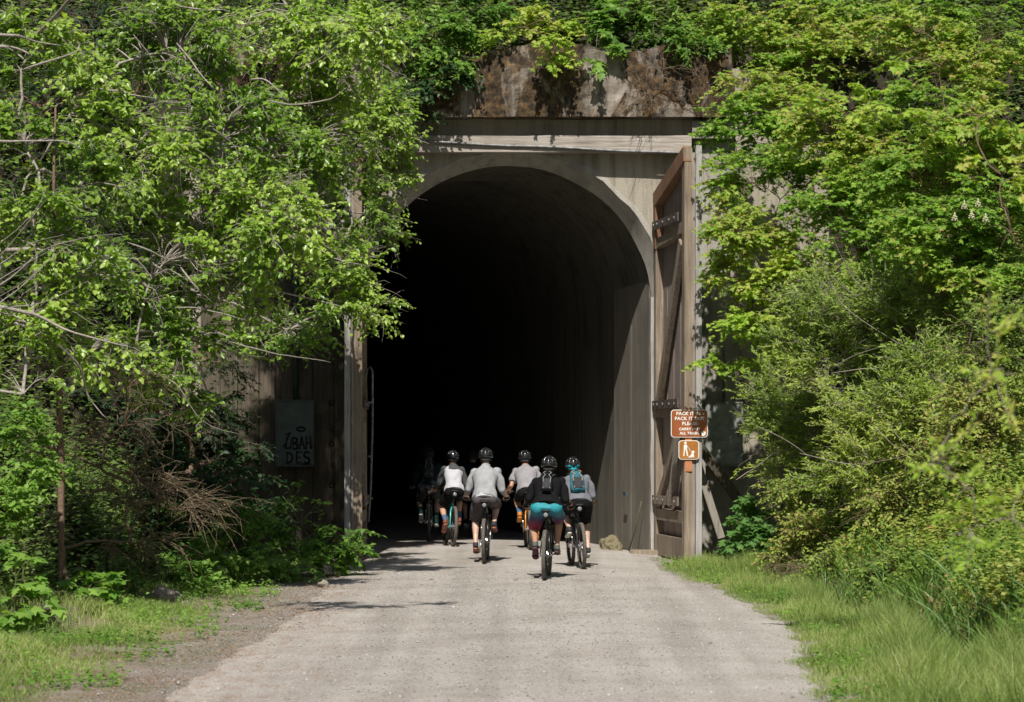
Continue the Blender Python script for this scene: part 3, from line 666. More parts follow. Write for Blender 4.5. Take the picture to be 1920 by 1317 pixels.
# ------------------------------------------------------------------ bicycles
M_TYRE = plain("dusty_tyre_rubber", (.105, .092, .078), .9, 0, .3, 40)
M_BLACK = plain("black_metal", (.012, .012, .014), .35, .3, .2, 20)
M_BLKR = plain("black_rubber", (.015, .015, .016), .8)
M_STEEL = plain("brushed_steel", (.45, .45, .46), .3, .9, .2, 20)
M_LENS = plain("grey_reflector_lens", (.22, .22, .24), .15, 0, .1, 10)
M_REDL = plain("red_reflector", (.25, .01, .01), .2)
WR = .352
BB = Vector((0, .43, .325))
def make_bike(label, framec, loc, yaw, lean_, crank, group='mountain bikes ridden into the tunnel'):
    fm = plain("bike_frame_paint", framec, .25, .1, .1, 8, coat=.6)
    root = tag(empty('mountain_bike', loc), label, 'bicycle', group)
    root.rotation_euler = (0, R(lean_), R(yaw)); root.rotation_mode = 'XYZ'
    RA_, FA = Vector((0, 0, WR)), Vector((0, 1.15, WR))
    for c in (RA_, FA):
        w_ = empty('wheel', c); w_.parent = root
        mb = MB(); mb.torus((0, 0, 0), WR - .028, .027, nu=64, nv=10)
        for i in range(76):
            a = 2 * math.pi * i / 76
            for xx in ((-.018, .018) if i % 2 else (-.007, .007, -.024, .024)):
                rr = WR - .004 - abs(xx) * .35; ca, sa = math.cos(a), math.sin(a)
                Mx = Matrix(((1, 0, 0), (0, ca, -sa), (0, sa, ca)))
                mb.box(Mx @ Vector((xx, rr, 0)), (.009, .009, .013), Mx)
        mb.build('tyre', M_TYRE, w_)
        mb = MB(); mb.torus((0, 0, 0), WR - .062, .013, nu=48, nv=8, sq=1.15)
        for i in range(28):
            a = 2 * math.pi * i / 28; sd = .028 if i % 2 else -.028; a2 = a + (.5 if (i // 2) % 2 else -.5)
            mb.etube([(sd, .025 * math.cos(a2), .025 * math.sin(a2)), (0, (WR - .07) * math.cos(a), (WR - .07) * math.sin(a))], .0013, n=4)
        mb.build('rim', M_BLACK, w_)
        mb = MB(); mb.etube([(-.055, 0, 0), (.055, 0, 0)], .022, (0, 1, 0), 12); mb.etube([(-.031, 0, 0), (-.029, 0, 0)], .085, (0, 1, 0), 24)
        if c is RA_:
            for k in range(7): mb.etube([(.028 + k * .004, 0, 0), (.030 + k * .004, 0, 0)], .085 - k * .008, (0, 1, 0), 20)
        mb.build('hub', M_STEEL, w_)
    st = Vector((0, .27, .80)); hd = Vector((0, .79, .86)); hb = Vector((0, .835, .76))
    mb = MB()
    mb.etube([BB, st], .018, n=10); mb.etube([st + Vector((0, .03, -.05)), hd], [.019, .02], n=10)
    mb.etube([BB, hb], [.026, .022], n=10); mb.etube([hd + Vector((0, -.01, .03)), hb + Vector((0, .01, -.03))], .026, n=12)
    for s in (-1, 1):
        mb.etube([BB + Vector((.03 * s, -.03, 0)), (.042 * s, .3, .33), (.066 * s, .02, WR)], .0105, n=8)
        mb.etube([st + Vector((.02 * s, 0, -.1)), (.046 * s, .2, .62), (.066 * s, .02, WR + .01)], .0095, n=8)
    mb.etube([(-.04, BB.y, BB.z), (.04, BB.y, BB.z)], .027, (0, 1, 0), 12)
    mb.build('frame', fm, root, True)
    mb = MB()
    for s in (-1, 1):
        mb.etube([(.052 * s, .86, .72), (.056 * s, 1.06, .46)], .019, n=8); mb.etube([(.056 * s, 1.05, .47), (.058 * s, 1.15, WR)], .024, n=8)
    mb.etube([(-.07, .85, .73), (.07, .85, .73)], .024, (0, 1, 0), 8); mb.build('fork', M_BLACK, root, True)
    mb = MB(); mb.etube([(0, .78, .89), (0, .77, .94)], .02, n=10); mb.etube([(0, .775, .935), (0, .82, .945)], .02, n=8)
    mb.etube([(-.37, .765, 1.0), (-.2, .795, .985), (-.06, .82, .945), (.06, .82, .945), (.2, .795, .985), (.37, .765, 1.0)], .0135, (0, 0, 1), 10)
    for s in (-1, 1):
        mb.etube([(.2 * s, .81, .975), (.26 * s, .85, .96), (.33 * s, .84, .945)], .007, (0, 0, 1), 6)
        mb.etube([(.19 * s, .82, .975), (.1 * s, .93, .93), (.02 * s, .9, .84)], .004, (0, 0, 1), 5)
    h = mb.build('handlebar', M_BLACK, root, True)
    for s in (-1, 1):
        mb = MB(); mb.etube([(.25 * s, .787, .99), (.375 * s, .765, 1.0)], .0175, (0, 0, 1), 10); mb.build('grip', M_BLKR, h, True)
    mb = MB(); mb.etube([st - Vector((0, 0, .05)), (0, .225, .925)], .0145, n=10); mb.build('seat_post', M_BLACK, root, True)
    mb = MB(); mb.etube([(0, .05, .965), (0, .1, .962), (0, .17, .955), (0, .24, .955), (0, .31, .955), (0, .345, .95)], [(.05, .014), (.072, .022), (.06, .024), (.032, .022), (.022, .02), (.012, .012)], n=14)
    mb.build('saddle', M_BLKR, root, True)
    mb = MB(); mb.sph((0, .085, .905), (.046, .03, .046), 18, 10); mb.box((0, .13, .91), (.03, .06, .05), None, 0, .006); rl = mb.build('tail_light', M_BLKR, root, True)
    mb = MB(); mb.sph((0, .062, .908), (.032, .012, .032), 16, 8); mb.build('lens', M_LENS, rl, True)
    # drivetrain
    ca, sa = math.cos(R(crank)), math.sin(R(crank))
    mb = MB()
    for s in (1, -1):
        e = BB + Vector((.085 * s, .17 * ca * s, .17 * sa * s)); mb.etube([BB + Vector((.07 * s, 0, 0)), e], [.016, .011], (1, 0, 0), 8)
    mb.etube([(-.08, BB.y, BB.z), (.08, BB.y, BB.z)], .013, (0, 1, 0), 10)
    mb.torus(BB + Vector((.05, 0, 0)), .062, .006, nu=32, nv=6)
    mb.build('crankset', M_STEEL, root, True)
    for s in (1, -1):
        e = BB + Vector((.135 * s, .17 * ca * s, .17 * sa * s)); mb = MB(); mb.box(e, (.09, .095, .018), None, 0, .004); mb.etube([e - Vector((.055 * s, 0, 0)), e], .007, (0, 1, 0), 6); mb.build('pedal', M_BLACK, root)
    mb = MB(); mb.etube([BB + Vector((.05, 0, .064)), (.04, 0, WR + .06)], .004, n=5); mb.etube([BB + Vector((.05, 0, -.064)), (.04, .03, .2), (.04, -.01, .21), (.04, .04, .29)], .004, n=5); mb.build('chain', M_STEEL, root)
    mb = MB(); mb.box((.075, .015, .27), (.02, .04, .12), Matrix.Rotation(.3, 3, 'X'), 0, .006); mb.etube([(.04, .03, .215), (.05, .03, .215)], .025, (0, 1, 0), 12); mb.build('derailleur', M_BLACK, root)
    return root

# ------------------------------------------------------------------ riders
M_HELM = plain("glossy_black_helmet", (.012, .013, .015), .18, 0, .2, 10, coat=1)
M_MATTE = plain("matte_black_helmet", (.008, .009, .01), .85)
M_LINER = plain("helmet_padding", (.03, .03, .033), .9)
M_HAIR = plain("short_dark_hair", (.03, .02, .014), .7, 0, .4, 60, .6)
M_SHOE = plain("dark_shoe_fabric", (.03, .03, .034), .7, 0, .3, 30)
M_SOLEW = plain("pale_sole", (.5, .49, .46), .7)
M_EYE = plain("eye_white", (.7, .68, .65), .3); M_LIP = plain("lips", (.35, .12, .1), .5)
def skinmat(c):
    m, n, l, b = mk("skin"); setv(b, Roughness=.5); b.inputs['Subsurface Weight'].default_value = .0
    mp = coords(n, l); t = noi(n, l, mp, 9, 4); r = ramp(n, [(.35, tuple(x * .82 for x in c)), (.65, c)]); l.new(t.outputs[0], r.inputs[0])
    l.new(r.outputs[0], b.inputs['Base Color']); return m
def shadowless_ramp(name, stops, z0, z1):
    """dyed fabric whose colour changes from waist to hem"""
    m, n, l, b = mk(name); setv(b, Roughness=.7)
    mp = coords(n, l); sx = n.new("ShaderNodeSeparateXYZ"); l.new(mp.outputs[0], sx.inputs[0])
    t = noi(n, l, mp, 9, 3); mr = n.new("ShaderNodeMapRange"); setv(mr, From_Min=z0, From_Max=z1); l.new(sx.outputs[2], mr.inputs[0])
    r = ramp(n, stops); l.new(mr.outputs[0], r.inputs[0]); l.new(r.outputs[0], b.inputs['Base Color']); bump(n, l, b, t.outputs[0], .4, .02); return m
def ik(a, b, l1, l2, pole):
    d = (b - a).length; d2 = min(d, (l1 + l2) * .998); dr = (b - a).normalized()
    x = (l1 * l1 - l2 * l2 + d2 * d2) / (2 * d2); h = math.sqrt(max(l1 * l1 - x * x, 0))
    p = pole - dr * pole.dot(dr); p.normalize(); return a + dr * x + p * h
def V3(*a): return Vector(a)
def make_rider(label, loc, yaw, lean_, crank, skin, shirt, shorts, sleeve='long', bulk=1.0, hip=1.0, torso_lean=37, head_x=0, socks=None,
               shoe=None, sole=None, straps=None, hood=False, hem=None, vest=None, gloves=None, back=None, helm=None, group='cyclists riding into the tunnel', shift=0, headz=0, turn=0, k=1.0, shortlen=.62, tshort=1.0):
    sk = skinmat(skin); root = tag(empty('person', loc), label, 'person', group); root.rotation_euler = (0, R(lean_), R(yaw)); root.scale = (k, k, k)
    ca, sa = math.cos(R(crank)), math.sin(R(crank))
    H = V3(shift, .215, 1.025); tl = R(torso_lean)
    up = V3(0, math.sin(tl), math.cos(tl)); nk = H + up * .55 + V3(0, .02, .0); ch = H + up * .38; wa = H + up * .14
    head = nk + V3(head_x, .085, .118 + headz)
    hipj, knee, ank, ball, sh, elb, wri = {}, {}, {}, {}, {}, {}, {}
    for s in (1, -1):
        P = BB + V3(.145 * s, .17 * ca * s, .17 * sa * s + .02); e = ca * s  # e<0: rear pedal, heel up
        pitch = R(12 + (-22 * e if e < 0 else -6 * e))
        ball[s] = P + V3(0, .015, .01); ank[s] = P + V3(0, -.135 * math.cos(pitch), .085 + .17 * math.sin(pitch))
        hipj[s] = H + V3(.085 * s * hip, .01, -.02); knee[s] = ik(hipj[s], ank[s], .445, .425, V3(.16 * s, 1, .1))
        sh[s] = nk + V3(.165 * s * bulk, -.02, -.075); g = V3(.325 * s, .775, 1.0); wri[s] = g + V3(-.0 * s, -.085, .035)
        elb[s] = ik(sh[s], wri[s], .29, .255, V3(.18 * s, -.7, -.6))
    # --- body: one continuous surface
    b = MB()
    b.etube([H - V3(0, 0, .1), H, wa, ch, nk - V3(0, 0, .05), nk + V3(0, 0, .0)], [(.12 * hip, .10), (.165 * hip, .12), (.135 * bulk, .1), (.155 * bulk, .095), (.112 * bulk, .068), (.06, .055)], n=18)
    b.etube([nk - V3(0, .01, .05), nk + V3(head_x * .5, .045, .06), head - V3(0, .02, .02)], [.062, .056, .055], n=14)
    b.sph(head + V3(0, 0, .035), (.074, .094, .1), 18, 12); b.etube([head + V3(0, .02, .0), head + V3(0, .035, -.085)], [(.062, .07), (.034, .045)], n=12)
    b.sph(head + V3(0, .05, -.08), (.032, .03, .024)); b.etube([head + V3(0, .088, .03), head + V3(0, .114, -.012)], [(.008, .008), (.017, .014)], n=8)
    for s in (1, -1):
        b.sph(head + V3(.077 * s, -.004, .0), (.011, .02, .034), 8, 6)
        b.sph(head + V3(.03 * s, .07, .04), (.028, .02, .012)); b.sph(head + V3(.04 * s, .062, -.02), (.025, .022, .02))
        b.sph(sh[s] - V3(.01 * s, 0, .008), (.048, .048, .048))
        m_ = sh[s].lerp(elb[s], .4); b.etube([sh[s], m_, elb[s]], [.049 * bulk, .046 * bulk, .038], n=12); b.sph(elb[s], .041)
        f1 = elb[s].lerp(wri[s], .3); b.etube([elb[s], f1, wri[s]], [.04, .042, (.028, .022)], n=12)
        # hand closed round the grip
        g = V3(.325 * s, .775, 1.0)
        b.etube([wri[s], wri[s].lerp(g + V3(0, 0, .03), .5), g + V3(0, .004, .032)], [(.027, .02), (.037, .019), (.043, .014)], n=12)
        for q, ln in ((-.033, .92), (-.011, 1.03), (.011, 1.0), (.033, .82)):
            c_ = [(.0, .034), (.026 * ln, .022), (.031 * ln, -.006), (.012, -.028 * ln)]
            pts = [g + V3(q, yy_, zz_) for yy_, zz_ in c_]; b.etube(pts, [.0098, .0092, .0086, .0075], n=8)
            for p_ in pts[1:]: b.sph(p_, .0088, 8, 6)
        b.etube([g + V3(-.038 * s, -.045, .025), g + V3(-.056 * s, -.018, .0), g + V3(-.045 * s, .01, -.024), g + V3(-.03 * s, .024, -.026)], [.013, .0115, .0105, .009], n=8)
        # leg
        b.sph(hipj[s] + V3(.02 * s, 0, 0), (.1 * hip, .1, .1)); tm = hipj[s].lerp(knee[s], .45)
        b.etube([hipj[s], tm, knee[s]], [.093 * hip, .078 * bulk, .055], n=14); b.sph(knee[s], (.056, .058, .058))
        cm = knee[s].lerp(ank[s], .3) + V3(0, -.02, 0); b.etube([knee[s], cm, knee[s].lerp(ank[s], .65), ank[s]], [.05, (.057, .06), .042, .034], n=14); b.sph(ank[s], (.036, .038, .038))
        b.etube([ank[s], ball[s] + V3(0, -.02, .03), ball[s] + V3(0, .06, .015)], [(.032, .035), (.038, .026), (.03, .016)], n=12)
    body = remesh('body', b, sk, root, .0072, 0, 1, 3)
    for s in (1, -1):
        e = MB(); e.sph(head + V3(.03 * s, .083, .026), (.0125, .008, .009), 10, 6); e.build('eye', M_EYE, root, True)
    e = MB(); e.sph(head + V3(0, .088, -.045), (.024, .008, .008), 12, 6); e.build('mouth', M_LIP, root, True)
    hr = MB(); hr.sph(head + V3(0, -.018, .035), (.083, .088, .1), 18, 12); hr.etube([head + V3(0, -.07, .02), head + V3(0, -.052, -.07)], [(.06, .03), (.045, .016)], n=12)
    remesh('hair', hr, M_HAIR, root, .008, .003, 60, 2)
    # --- shirt
    c = MB(); t = .014
    lo = H + up * (-.005) + V3(0, -.01, .0)
    c.etube([lo - up * .03, lo + up * .06, wa, H + up * .25, ch, H + up * .46, nk - V3(0, 0, .012), nk + V3(0, .012, .035)],
            [(.198 * hip, .165), (.19 * (hip + bulk) / 2, .155), (.17 * bulk, .125), (.176 * bulk, .125), (.195 * bulk, .125), (.17 * bulk, .105), (.1, .078), (.066, .066)], n=22)
    sl = MB()
    for s in (1, -1):
        tgt = sl if vest else c
        tgt.sph(sh[s] + V3(-.006 * s, 0, -.004), (.08, .08, .08)); e1 = sh[s].lerp(elb[s], .5)
        if sleeve == 'short':
            tgt.etube([sh[s] - V3(.03 * s, 0, 0), e1, sh[s].lerp(elb[s], .72)], [.076, .071 * bulk, .074], n=14)
        else:
            endt = .93 if sleeve == 'long' else .55
            tgt.etube([sh[s] - V3(.03 * s, 0, 0), e1, elb[s]], [.084, .072 * bulk, .058], n=14); tgt.sph(elb[s], (.058, .058, .058))
            tgt.etube([elb[s], elb[s].lerp(wri[s], endt * .45), elb[s].lerp(wri[s], endt)], [.056, .053, .039], n=14)
            if sleeve == 'pushed':
                for q in (.35, .45, .55): tgt.torus((0, 0, 0), .04, .012, nu=14, nv=6); n0 = len(tgt.v) - 84; cc = elb[s].lerp(wri[s], q); dr = (wri[s] - elb[s]).to_track_quat('X', 'Z').to_matrix(); tgt.v[n0:] = [tuple(dr @ Vector(v_) + cc) for v_ in tgt.v[n0:]]
    if hood:
        c.etube([nk + V3(-.1, -.05, -.02), nk + V3(-.055, -.085, .0), nk + V3(0, -.1, -.025), nk + V3(.055, -.085, .0), nk + V3(.1, -.05, -.02)], [(.024, .03), (.034, .05), (.036, .07), (.034, .05), (.024, .03)], (0, 0, 1), 12)
        c.etube([nk + V3(0, .0, -.01), nk + V3(0, .02, .05)], [.09, .078], n=14)
    sh_o = remesh('shirt', c, vest or shirt, root, .009, .021, 10, 3)
    if vest:
        sl.etube([H + up * .40, H + up * .46, nk - V3(0, 0, .008), nk + V3(0, .012, .04)], [(.2 * bulk, .128), (.183 * bulk, .115), (.093, .085), (.07, .07)], n=20)
        remesh('sleeves', sl, shirt, root, .009, .01, 9, 3)
    if hem:
        q = MB(); q.etube([lo - up * .052, lo + up * .02], [(.19 * hip, .158), (.186 * hip, .152)], n=22); remesh('undershirt', q, hem, root, .009, .008, 12, 2)
    # --- shorts
    c = MB(); c.etube([H + up * .03, H - V3(0, .01, .02), H - V3(0, -.02, .10)], [(.172 * hip, .13), (.180 * hip, .145), (.14 * hip, .12)], n=22)
    for s in (1, -1):
        c.sph(hipj[s] + V3(.010 * s, -.03, .0), (.108 * hip, .128, .115)); e1 = hipj[s].lerp(knee[s], shortlen * .5); e2 = hipj[s].lerp(knee[s], shortlen); e3 = hipj[s].lerp(knee[s], shortlen + .14)
        c.etube([hipj[s], e1, e2, e3], [(.112 * hip * tshort, .115), (.102 * tshort, .104), (.094 * tshort, .096), (.09 * tshort, .092)], n=16)
    remesh('shorts', c, shorts, root, .009, .018, 12, 3)
    # --- socks, shoes, gloves
    for s in (1, -1):
        if socks:
            q = MB(); a_ = knee[s].lerp(ank[s], .68); q.etube([a_, ank[s].lerp(a_, .4), ank[s]], [.047, .043, .041], n=14); q.sph(ank[s], .042); remesh('sock', q, socks, root, .007, .003, 30, 2)
        q = MB(); A, B_ = ank[s], ball[s]; dr = (B_ + V3(0, 0, -.012) - (A + V3(0, -.03, -.075))).normalized()
        heel = A + V3(0, -.035, -.055); nn = V3(1, 0, 0).cross(dr); nn = nn if nn.z > 0 else -nn
        q.etube([heel - dr * .012 + nn * .012, heel + dr * .03 + nn * .025, heel + dr * .10 + nn * .02, heel + dr * .19, heel + dr * .255 - nn * .008, heel + dr * .275 - nn * .01],
                [(.03, .035), (.04, .05), (.043, .043), (.049, .034), (.038, .023), (.02, .014)], n=16)
        q.etube([A + V3(0, -.005, .015), A + V3(0, -.012, -.05)], [(.044, .046), (.044, .05)], n=14)
        so = remesh('shoe', q, shoe or M_SHOE, root, .0065, .002, 40, 2)
        q = MB(); o_ = heel - nn * .032
        q.etube([o_ - dr * .02, o_ + dr * .05, o_ + dr * .12, o_ + dr * .2, o_ + dr * .265, o_ + dr * .285], [(.033, .012), (.041, .014), (.038, .013), (.052, .013), (.042, .012), (.02, .009)], n=16)
        q.build('sole', sole or M_SOLEW, so, True)
        if gloves:
            g = V3(.325 * s, .775, 1.0); q = MB(); q.etube([wri[s] + (elb[s] - wri[s]) * .05, wri[s].lerp(g + V3(0, 0, .034), .5), g + V3(0, .006, .036), g + V3(0, .03, .024)], [(.033, .027), (.041, .025), (.047, .019), (.044, .012)], n=12)
            remesh('glove', q, gloves, root, .006, .002, 30, 2)
    # --- helmet
    hc = head + V3(0, -.005, .055); bm = bmesh.new(); NU, NV = 40, 14; vv = []
    Mh = Matrix.Rotation(R(-6), 3, 'X') @ Matrix.Rotation(R(turn), 3, 'Z')
    for i in range(NV + 1):
        a = math.pi * .60 * i / NV; row = []
        for j in range(NU):
            b_ = 2 * math.pi * j / NU; st_ = math.sin(a)
            x_ = .098 * st_ * math.cos(b_); y_ = .13 * st_ * math.sin(b_); z_ = .112 * math.cos(a)
            rid = 1 + .045 * math.cos(x_ * 150) * (1 if i < NV - 3 else .3)
            if i > NV * .72 and y_ > .03: z_ += .03 * (i / NV - .72) / .28
            if i > NV * .8 and y_ < -.02: rid += .05
            row.append(bm.verts.new(hc + Mh @ V3(x_ * rid, y_ * rid, z_ * rid)))
        vv.append(row)
    for i in range(NV):
        for j in range(NU):
            b_ = 2 * math.pi * (j + .5) / NU; a = math.pi * .60 * (i + .5) / NV; x_ = math.sin(a) * math.cos(b_)
            hole = (3 <= i <= NV - 4) and (j % 5 in (1, 2)) and (i % 6 != 5)
            if hole: continue
            if i == 0 and j % 1 == 0 and False: continue
            try: bm.faces.new((vv[i][j], vv[i + 1][j], vv[i + 1][(j + 1) % NU], vv[i][(j + 1) % NU]))
            except ValueError: pass
    bmesh.ops.remove_doubles(bm, verts=bm.verts, dist=.002)
    me = bpy.data.meshes.new('helmet'); bm.to_mesh(me); bm.free(); me.materials.append(helm or M_HELM)
    tmp = bpy.data.objects.new('tmp', me); COL.objects.link(tmp); md = tmp.modifiers.new('s', 'SOLIDIFY'); md.thickness = .014; md.offset = 1
    dg = bpy.context.evaluated_depsgraph_get(); dg.update(); me2 = bpy.data.meshes.new_from_object(tmp.evaluated_get(dg)); bpy.data.objects.remove(tmp)
    me2.name = 'helmet'; me2.polygons.foreach_set('use_smooth', [True] * len(me2.polygons))
    ho = bpy.data.objects.new('helmet', me2); COL.objects.link(ho); ho.parent = root
    q = MB(); q.etube([hc + V3(0, .11, .0), hc + V3(0, .165, -.0)], [(.085, .01), (.06, .005)], n=14); q.build('visor', helm or M_HELM, ho, True)
    q = MB()
    for s in (1, -1): q.etube([hc + V3(.085 * s, -.05, -.03), hc + V3(.088 * s, .0, -.09), hc + V3(.03 * s, .05, -.165)], .005, n=5)
    q.build('chin_strap', M_BLKR, ho, True)
    q = MB(); q.etube([hc + V3(-.08, -.07, -.055), hc + V3(-.04, -.115, -.065), hc + V3(0, -.122, -.07), hc + V3(.04, -.115, -.065), hc + V3(.08, -.07, -.055)], [(.018, .008)] * 5, (0, 0, 1), 8)
    q.build('rear_cradle', straps or M_LINER, ho, True)
    if straps:
        q = MB()
        for s in (1, -1):
            q.etube([hc + V3(.02 * s, -.132, -.02), hc + V3(.06 * s, -.118, -.018), hc + V3(.1 * s, -.06, -.015)], [(.024, .012)] * 3, (0, 0, 1), 10)
            q.etube([hc + V3(.02 * s, -.125, -.03), hc + V3(.035 * s, -.112, -.1)], [(.016, .01)] * 2, (1, 0, 0), 8)
        q.build('goggle_strap', straps, ho, True)
    # --- rucksack: rests on the rider, a thing of its own
    if back:
        bc, bw, bh, bd, mat_, cord, lab, bmain = back
        br = empty('backpack', loc); br.rotation_euler = root.rotation_euler; br.scale = root.scale
        tag(br, lab, 'backpack')
        o_ = H + up * (.13 + bh / 2) - up.orthogonal() * 0; bk = V3(0, -math.cos(tl), math.sin(tl)); o_ = H + up * (bc) + bk * (.118 + bd / 2)
        q = MB(); q.etube([o_ - up * bh * .5, o_ - up * bh * .42, o_ - up * bh * .1, o_ + up * bh * .25, o_ + up * bh * .45, o_ + up * bh * .5],
                          [(bw * .36, bd * .34), (bw * .5, bd * .5), (bw * .52, bd * .58), (bw * .46, bd * .5), (bw * .36, bd * .36), (bw * .2, bd * .2)], n=20)
        remesh('pack_body', q, mat_, br, .008, .006, 16, 2)
        q = MB(); q.etube([o_ - up * bh * .44 + bk * bd * .35, o_ - up * bh * .15 + bk * bd * .52, o_ + up * bh * .08 + bk * bd * .42], [(bw * .34, bd * .2), (bw * .38, bd * .26), (bw * .3, bd * .14)], n=16)
        remesh('front_pocket', q, bmain, br, .008, .004, 18, 2)
        q = MB(); bb_ = bk * (bd * .72)
        for s in (1, -1):
            zz = [(.44, .12), (.36, .34), (.2, .14), (.05, .32), (-.1, .30), (-.3, .22), (-.45, .3)]
            q.etube([o_ + up * bh * a_ + V3(s * bw * b_, 0, 0) + bb_ * (1 if abs(a_) < .3 else .7) for a_, b_ in zz], .0045, n=5)
        q.build('bungee_cord', cord, br, True)
        q = MB()
        for s in (1, -1):
            q.etube([o_ + up * bh * .4 + V3(.05 * s, 0, 0) - bk * bd * .3, nk + V3(.085 * s, -.02, .03), nk + V3(.11 * s, .09, -.06), ch + V3(.125 * s, .11, -.06), wa + V3(.14 * s, .08, 0)], [(.026, .009)] * 5, n=8)
            q.etube([o_ - up * bh * .46 + V3(bw * .3 * s, 0, 0), wa + V3(.175 * s, .0, -.02)], [(.014, .004)] * 2, n=6)
        q.build('shoulder_strap', M_BLKR, br, True)
        q = MB(); q.etube([o_ + up * bh * .5 + V3(-.03, 0, 0), o_ + up * (bh * .5 + .035), o_ + up * bh * .5 + V3(.03, 0, 0)], .006, n=6); q.build('grab_loop', M_BLKR, br, True)
    return root

C_HEATHER = cloth("heather_grey_jersey", (.34, .345, .36)); C_GREYT = cloth("grey_tee", (.30, .29, .31)); C_BLK = cloth("black_fabric", (.007, .007, .008), .3)
C_CHAR = cloth("charcoal_fabric", (.045, .046, .05), .3); C_WHITE = cloth("white_jersey", (.5, .5, .54), .08); C_SLATE = cloth("slate_grey_jacket", (.17, .175, .2))
C_TAUPE = cloth("taupe_grey_shorts", (.10, .088, .094)); C_DGREY = cloth("dark_grey_sleeves", (.075, .08, .085)); C_NAVY = cloth("blue_socks", (.07, .14, .24)); C_DTEAL = cloth("dark_teal_fabric", (.01, .022, .025))
C_TEALP = cloth("teal_pack_fabric", (.035, .16, .21)); C_TURQ = plain("turquoise_strap", (.01, .33, .42), .5); C_CORDG = plain("grey_cord", (.3, .3, .31), .6); C_CORDT = plain("tan_orange_cord", (.55, .32, .16), .6)
C_GREENS = cloth("green_socks", (.01, .04, .03)); M_SOLER = plain("reddish_sole", (.30, .10, .055), .7); M_SOLEO = plain("orange_sole", (.55, .2, .03), .7); M_SOLEG = plain("dull_sole", (.16, .15, .14), .8); M_SOLEM = plain("maroon_sole", (.09, .03, .035), .8)
M_SHOEO = plain("orange_shoe", (.5, .2, .03), .6); M_SHOEG = plain("grey_green_shoe", (.09, .1, .09), .7); M_SHOET = plain("teal_shoe", (.01, .05, .06), .6); M_SHOERB = plain("red_brown_shoe", (.2, .07, .04), .7)
C_GRAD = shadowless_ramp("teal_to_maroon_dyed_fabric", [(0, (.28, .012, .05)), (.25, (.13, .015, .05)), (.48, (.03, .035, .10)), (.68, (.01, .12, .17)), (1, (.012, .235, .28))], .70, 1.0)
PALE = (.56, .36, .28); TANS = (.43, .235, .15); MID = (.5, .29, .2); DRK = (.2, .105, .065)
def place(px, py): # ground contact of the rear tyre: solve distance from the level ground
    d = F * (CAMH - .03) / (py - HOR)
    for _ in range(4):
        p = W(px, py, d); d = F * (CAMH - max(PZ(p.x, p.y), 0) ) / (py - HOR)
    p = W(px, py, d); return Vector((p.x, p.y, PZ(p.x, p.y) + .001))
def ride(bike, frame, px, py, yaw, lean_, crank, label, skin, shirt, shorts, k=1.0, **kw):
    loc = place(px, py); make_bike(bike, frame, loc, yaw, lean_, crank)
    return make_rider(label, loc, yaw, lean_, crank, skin, shirt, shorts, k=k, **kw)
ride('mountain bike with dull black frame under the rider in the grey sweatshirt', (.015, .015, .017), 907.5, 1057, -2, 0, 84,
     'rider in heather grey sweatshirt and taupe shorts with left leg extended', PALE, C_HEATHER, C_TAUPE, sleeve='pushed', bulk=1.04, hip=.95, torso_lean=33, hood=True,
     hem=C_WHITE, sole=M_SOLER, headz=.02, shortlen=.78, tshort=1.05)
ride('mountain bike nearest the camera under the rider in the teal and maroon shorts', (.018, .02, .022), 1020.5, 1088, -4, 1.0, 4,
     'rider in black jacket with vivid teal fading to maroon shorts', TANS, C_BLK, C_GRAD, hip=1.1, bulk=1.06, torso_lean=42, hood=True, shoe=M_SHOEG, sole=M_SOLEM, gloves=C_BLK, shortlen=.8,
     back=(.29, .17, .36, .12, C_BLK, C_CORDG, 'small black backpack laced with grey cords on the black jacket', C_CHAR))
ride('mountain bike turning left under the rider with the teal backpack', (.02, .02, .024), 1092, 1067, 7, -2, -86,
     'stout rider in slate grey jacket, black shorts and turquoise helmet strap', PALE, C_SLATE, C_BLK, hip=1.06, bulk=1.14, torso_lean=40, straps=C_TURQ, gloves=C_BLK, k=.97, shortlen=.72, tshort=1.08,
     back=(.28, .23, .40, .14, C_TEALP, C_CORDT, 'teal backpack with tan cords on the slate grey jacket', C_CHAR))
ride('mountain bike with turquoise frame under the rider in the white top', (.08, .5, .5), 849.5, 1025, 8, 2.5, 18,
     'slim rider in white top with dark grey sleeves and black shorts', MID, C_DGREY, C_BLK, bulk=.95, hip=.9, vest=C_WHITE, socks=C_NAVY, shoe=M_SHOERB, sole=M_SOLER, k=.95, torso_lean=36, shortlen=.62)
ride('mountain bike with bright orange frame half hidden behind the other riders', (.75, .27, .02), 994, 1031, 3, -2, -82,
     'rider in grey short-sleeved tee beside the orange bike frame', TANS, C_GREYT, C_BLK, sleeve='short', bulk=1.05, hip=.93, socks=C_NAVY, shoe=M_SHOEO, sole=M_SOLEO, k=.97, torso_lean=40, shortlen=.6)
ride('mountain bike deep in shadow leftmost of all the bikes', (.02, .04, .045), 804, 1016, 2, 0, -20,
     'shadowed rider in dark clothes leftmost in the tunnel', (.26, .17, .13), C_DTEAL, C_CHAR, socks=C_GREENS, shoe=M_SHOET, k=.98, helm=M_MATTE,  # skin, socks and helmet darkened, tunnel shade put into their colour
     back=(.28, .2, .38, .13, C_CHAR, C_CORDG, 'dark backpack on the shadowed leftmost rider', C_CHAR))
ride('mountain bike in darkness hidden behind the grey sweatshirt rider', (.02, .02, .03), 886, 1009, 0, 0, 60,
     'rider in dark blue lost in shadow behind the grey sweatshirt rider', MID, cloth("dark_blue_jersey", (.01, .016, .028)), C_BLK, k=.96, helm=M_MATTE, shoe=C_BLK)  # jersey and helmet darkened too, sinking this rider into the tunnel shade
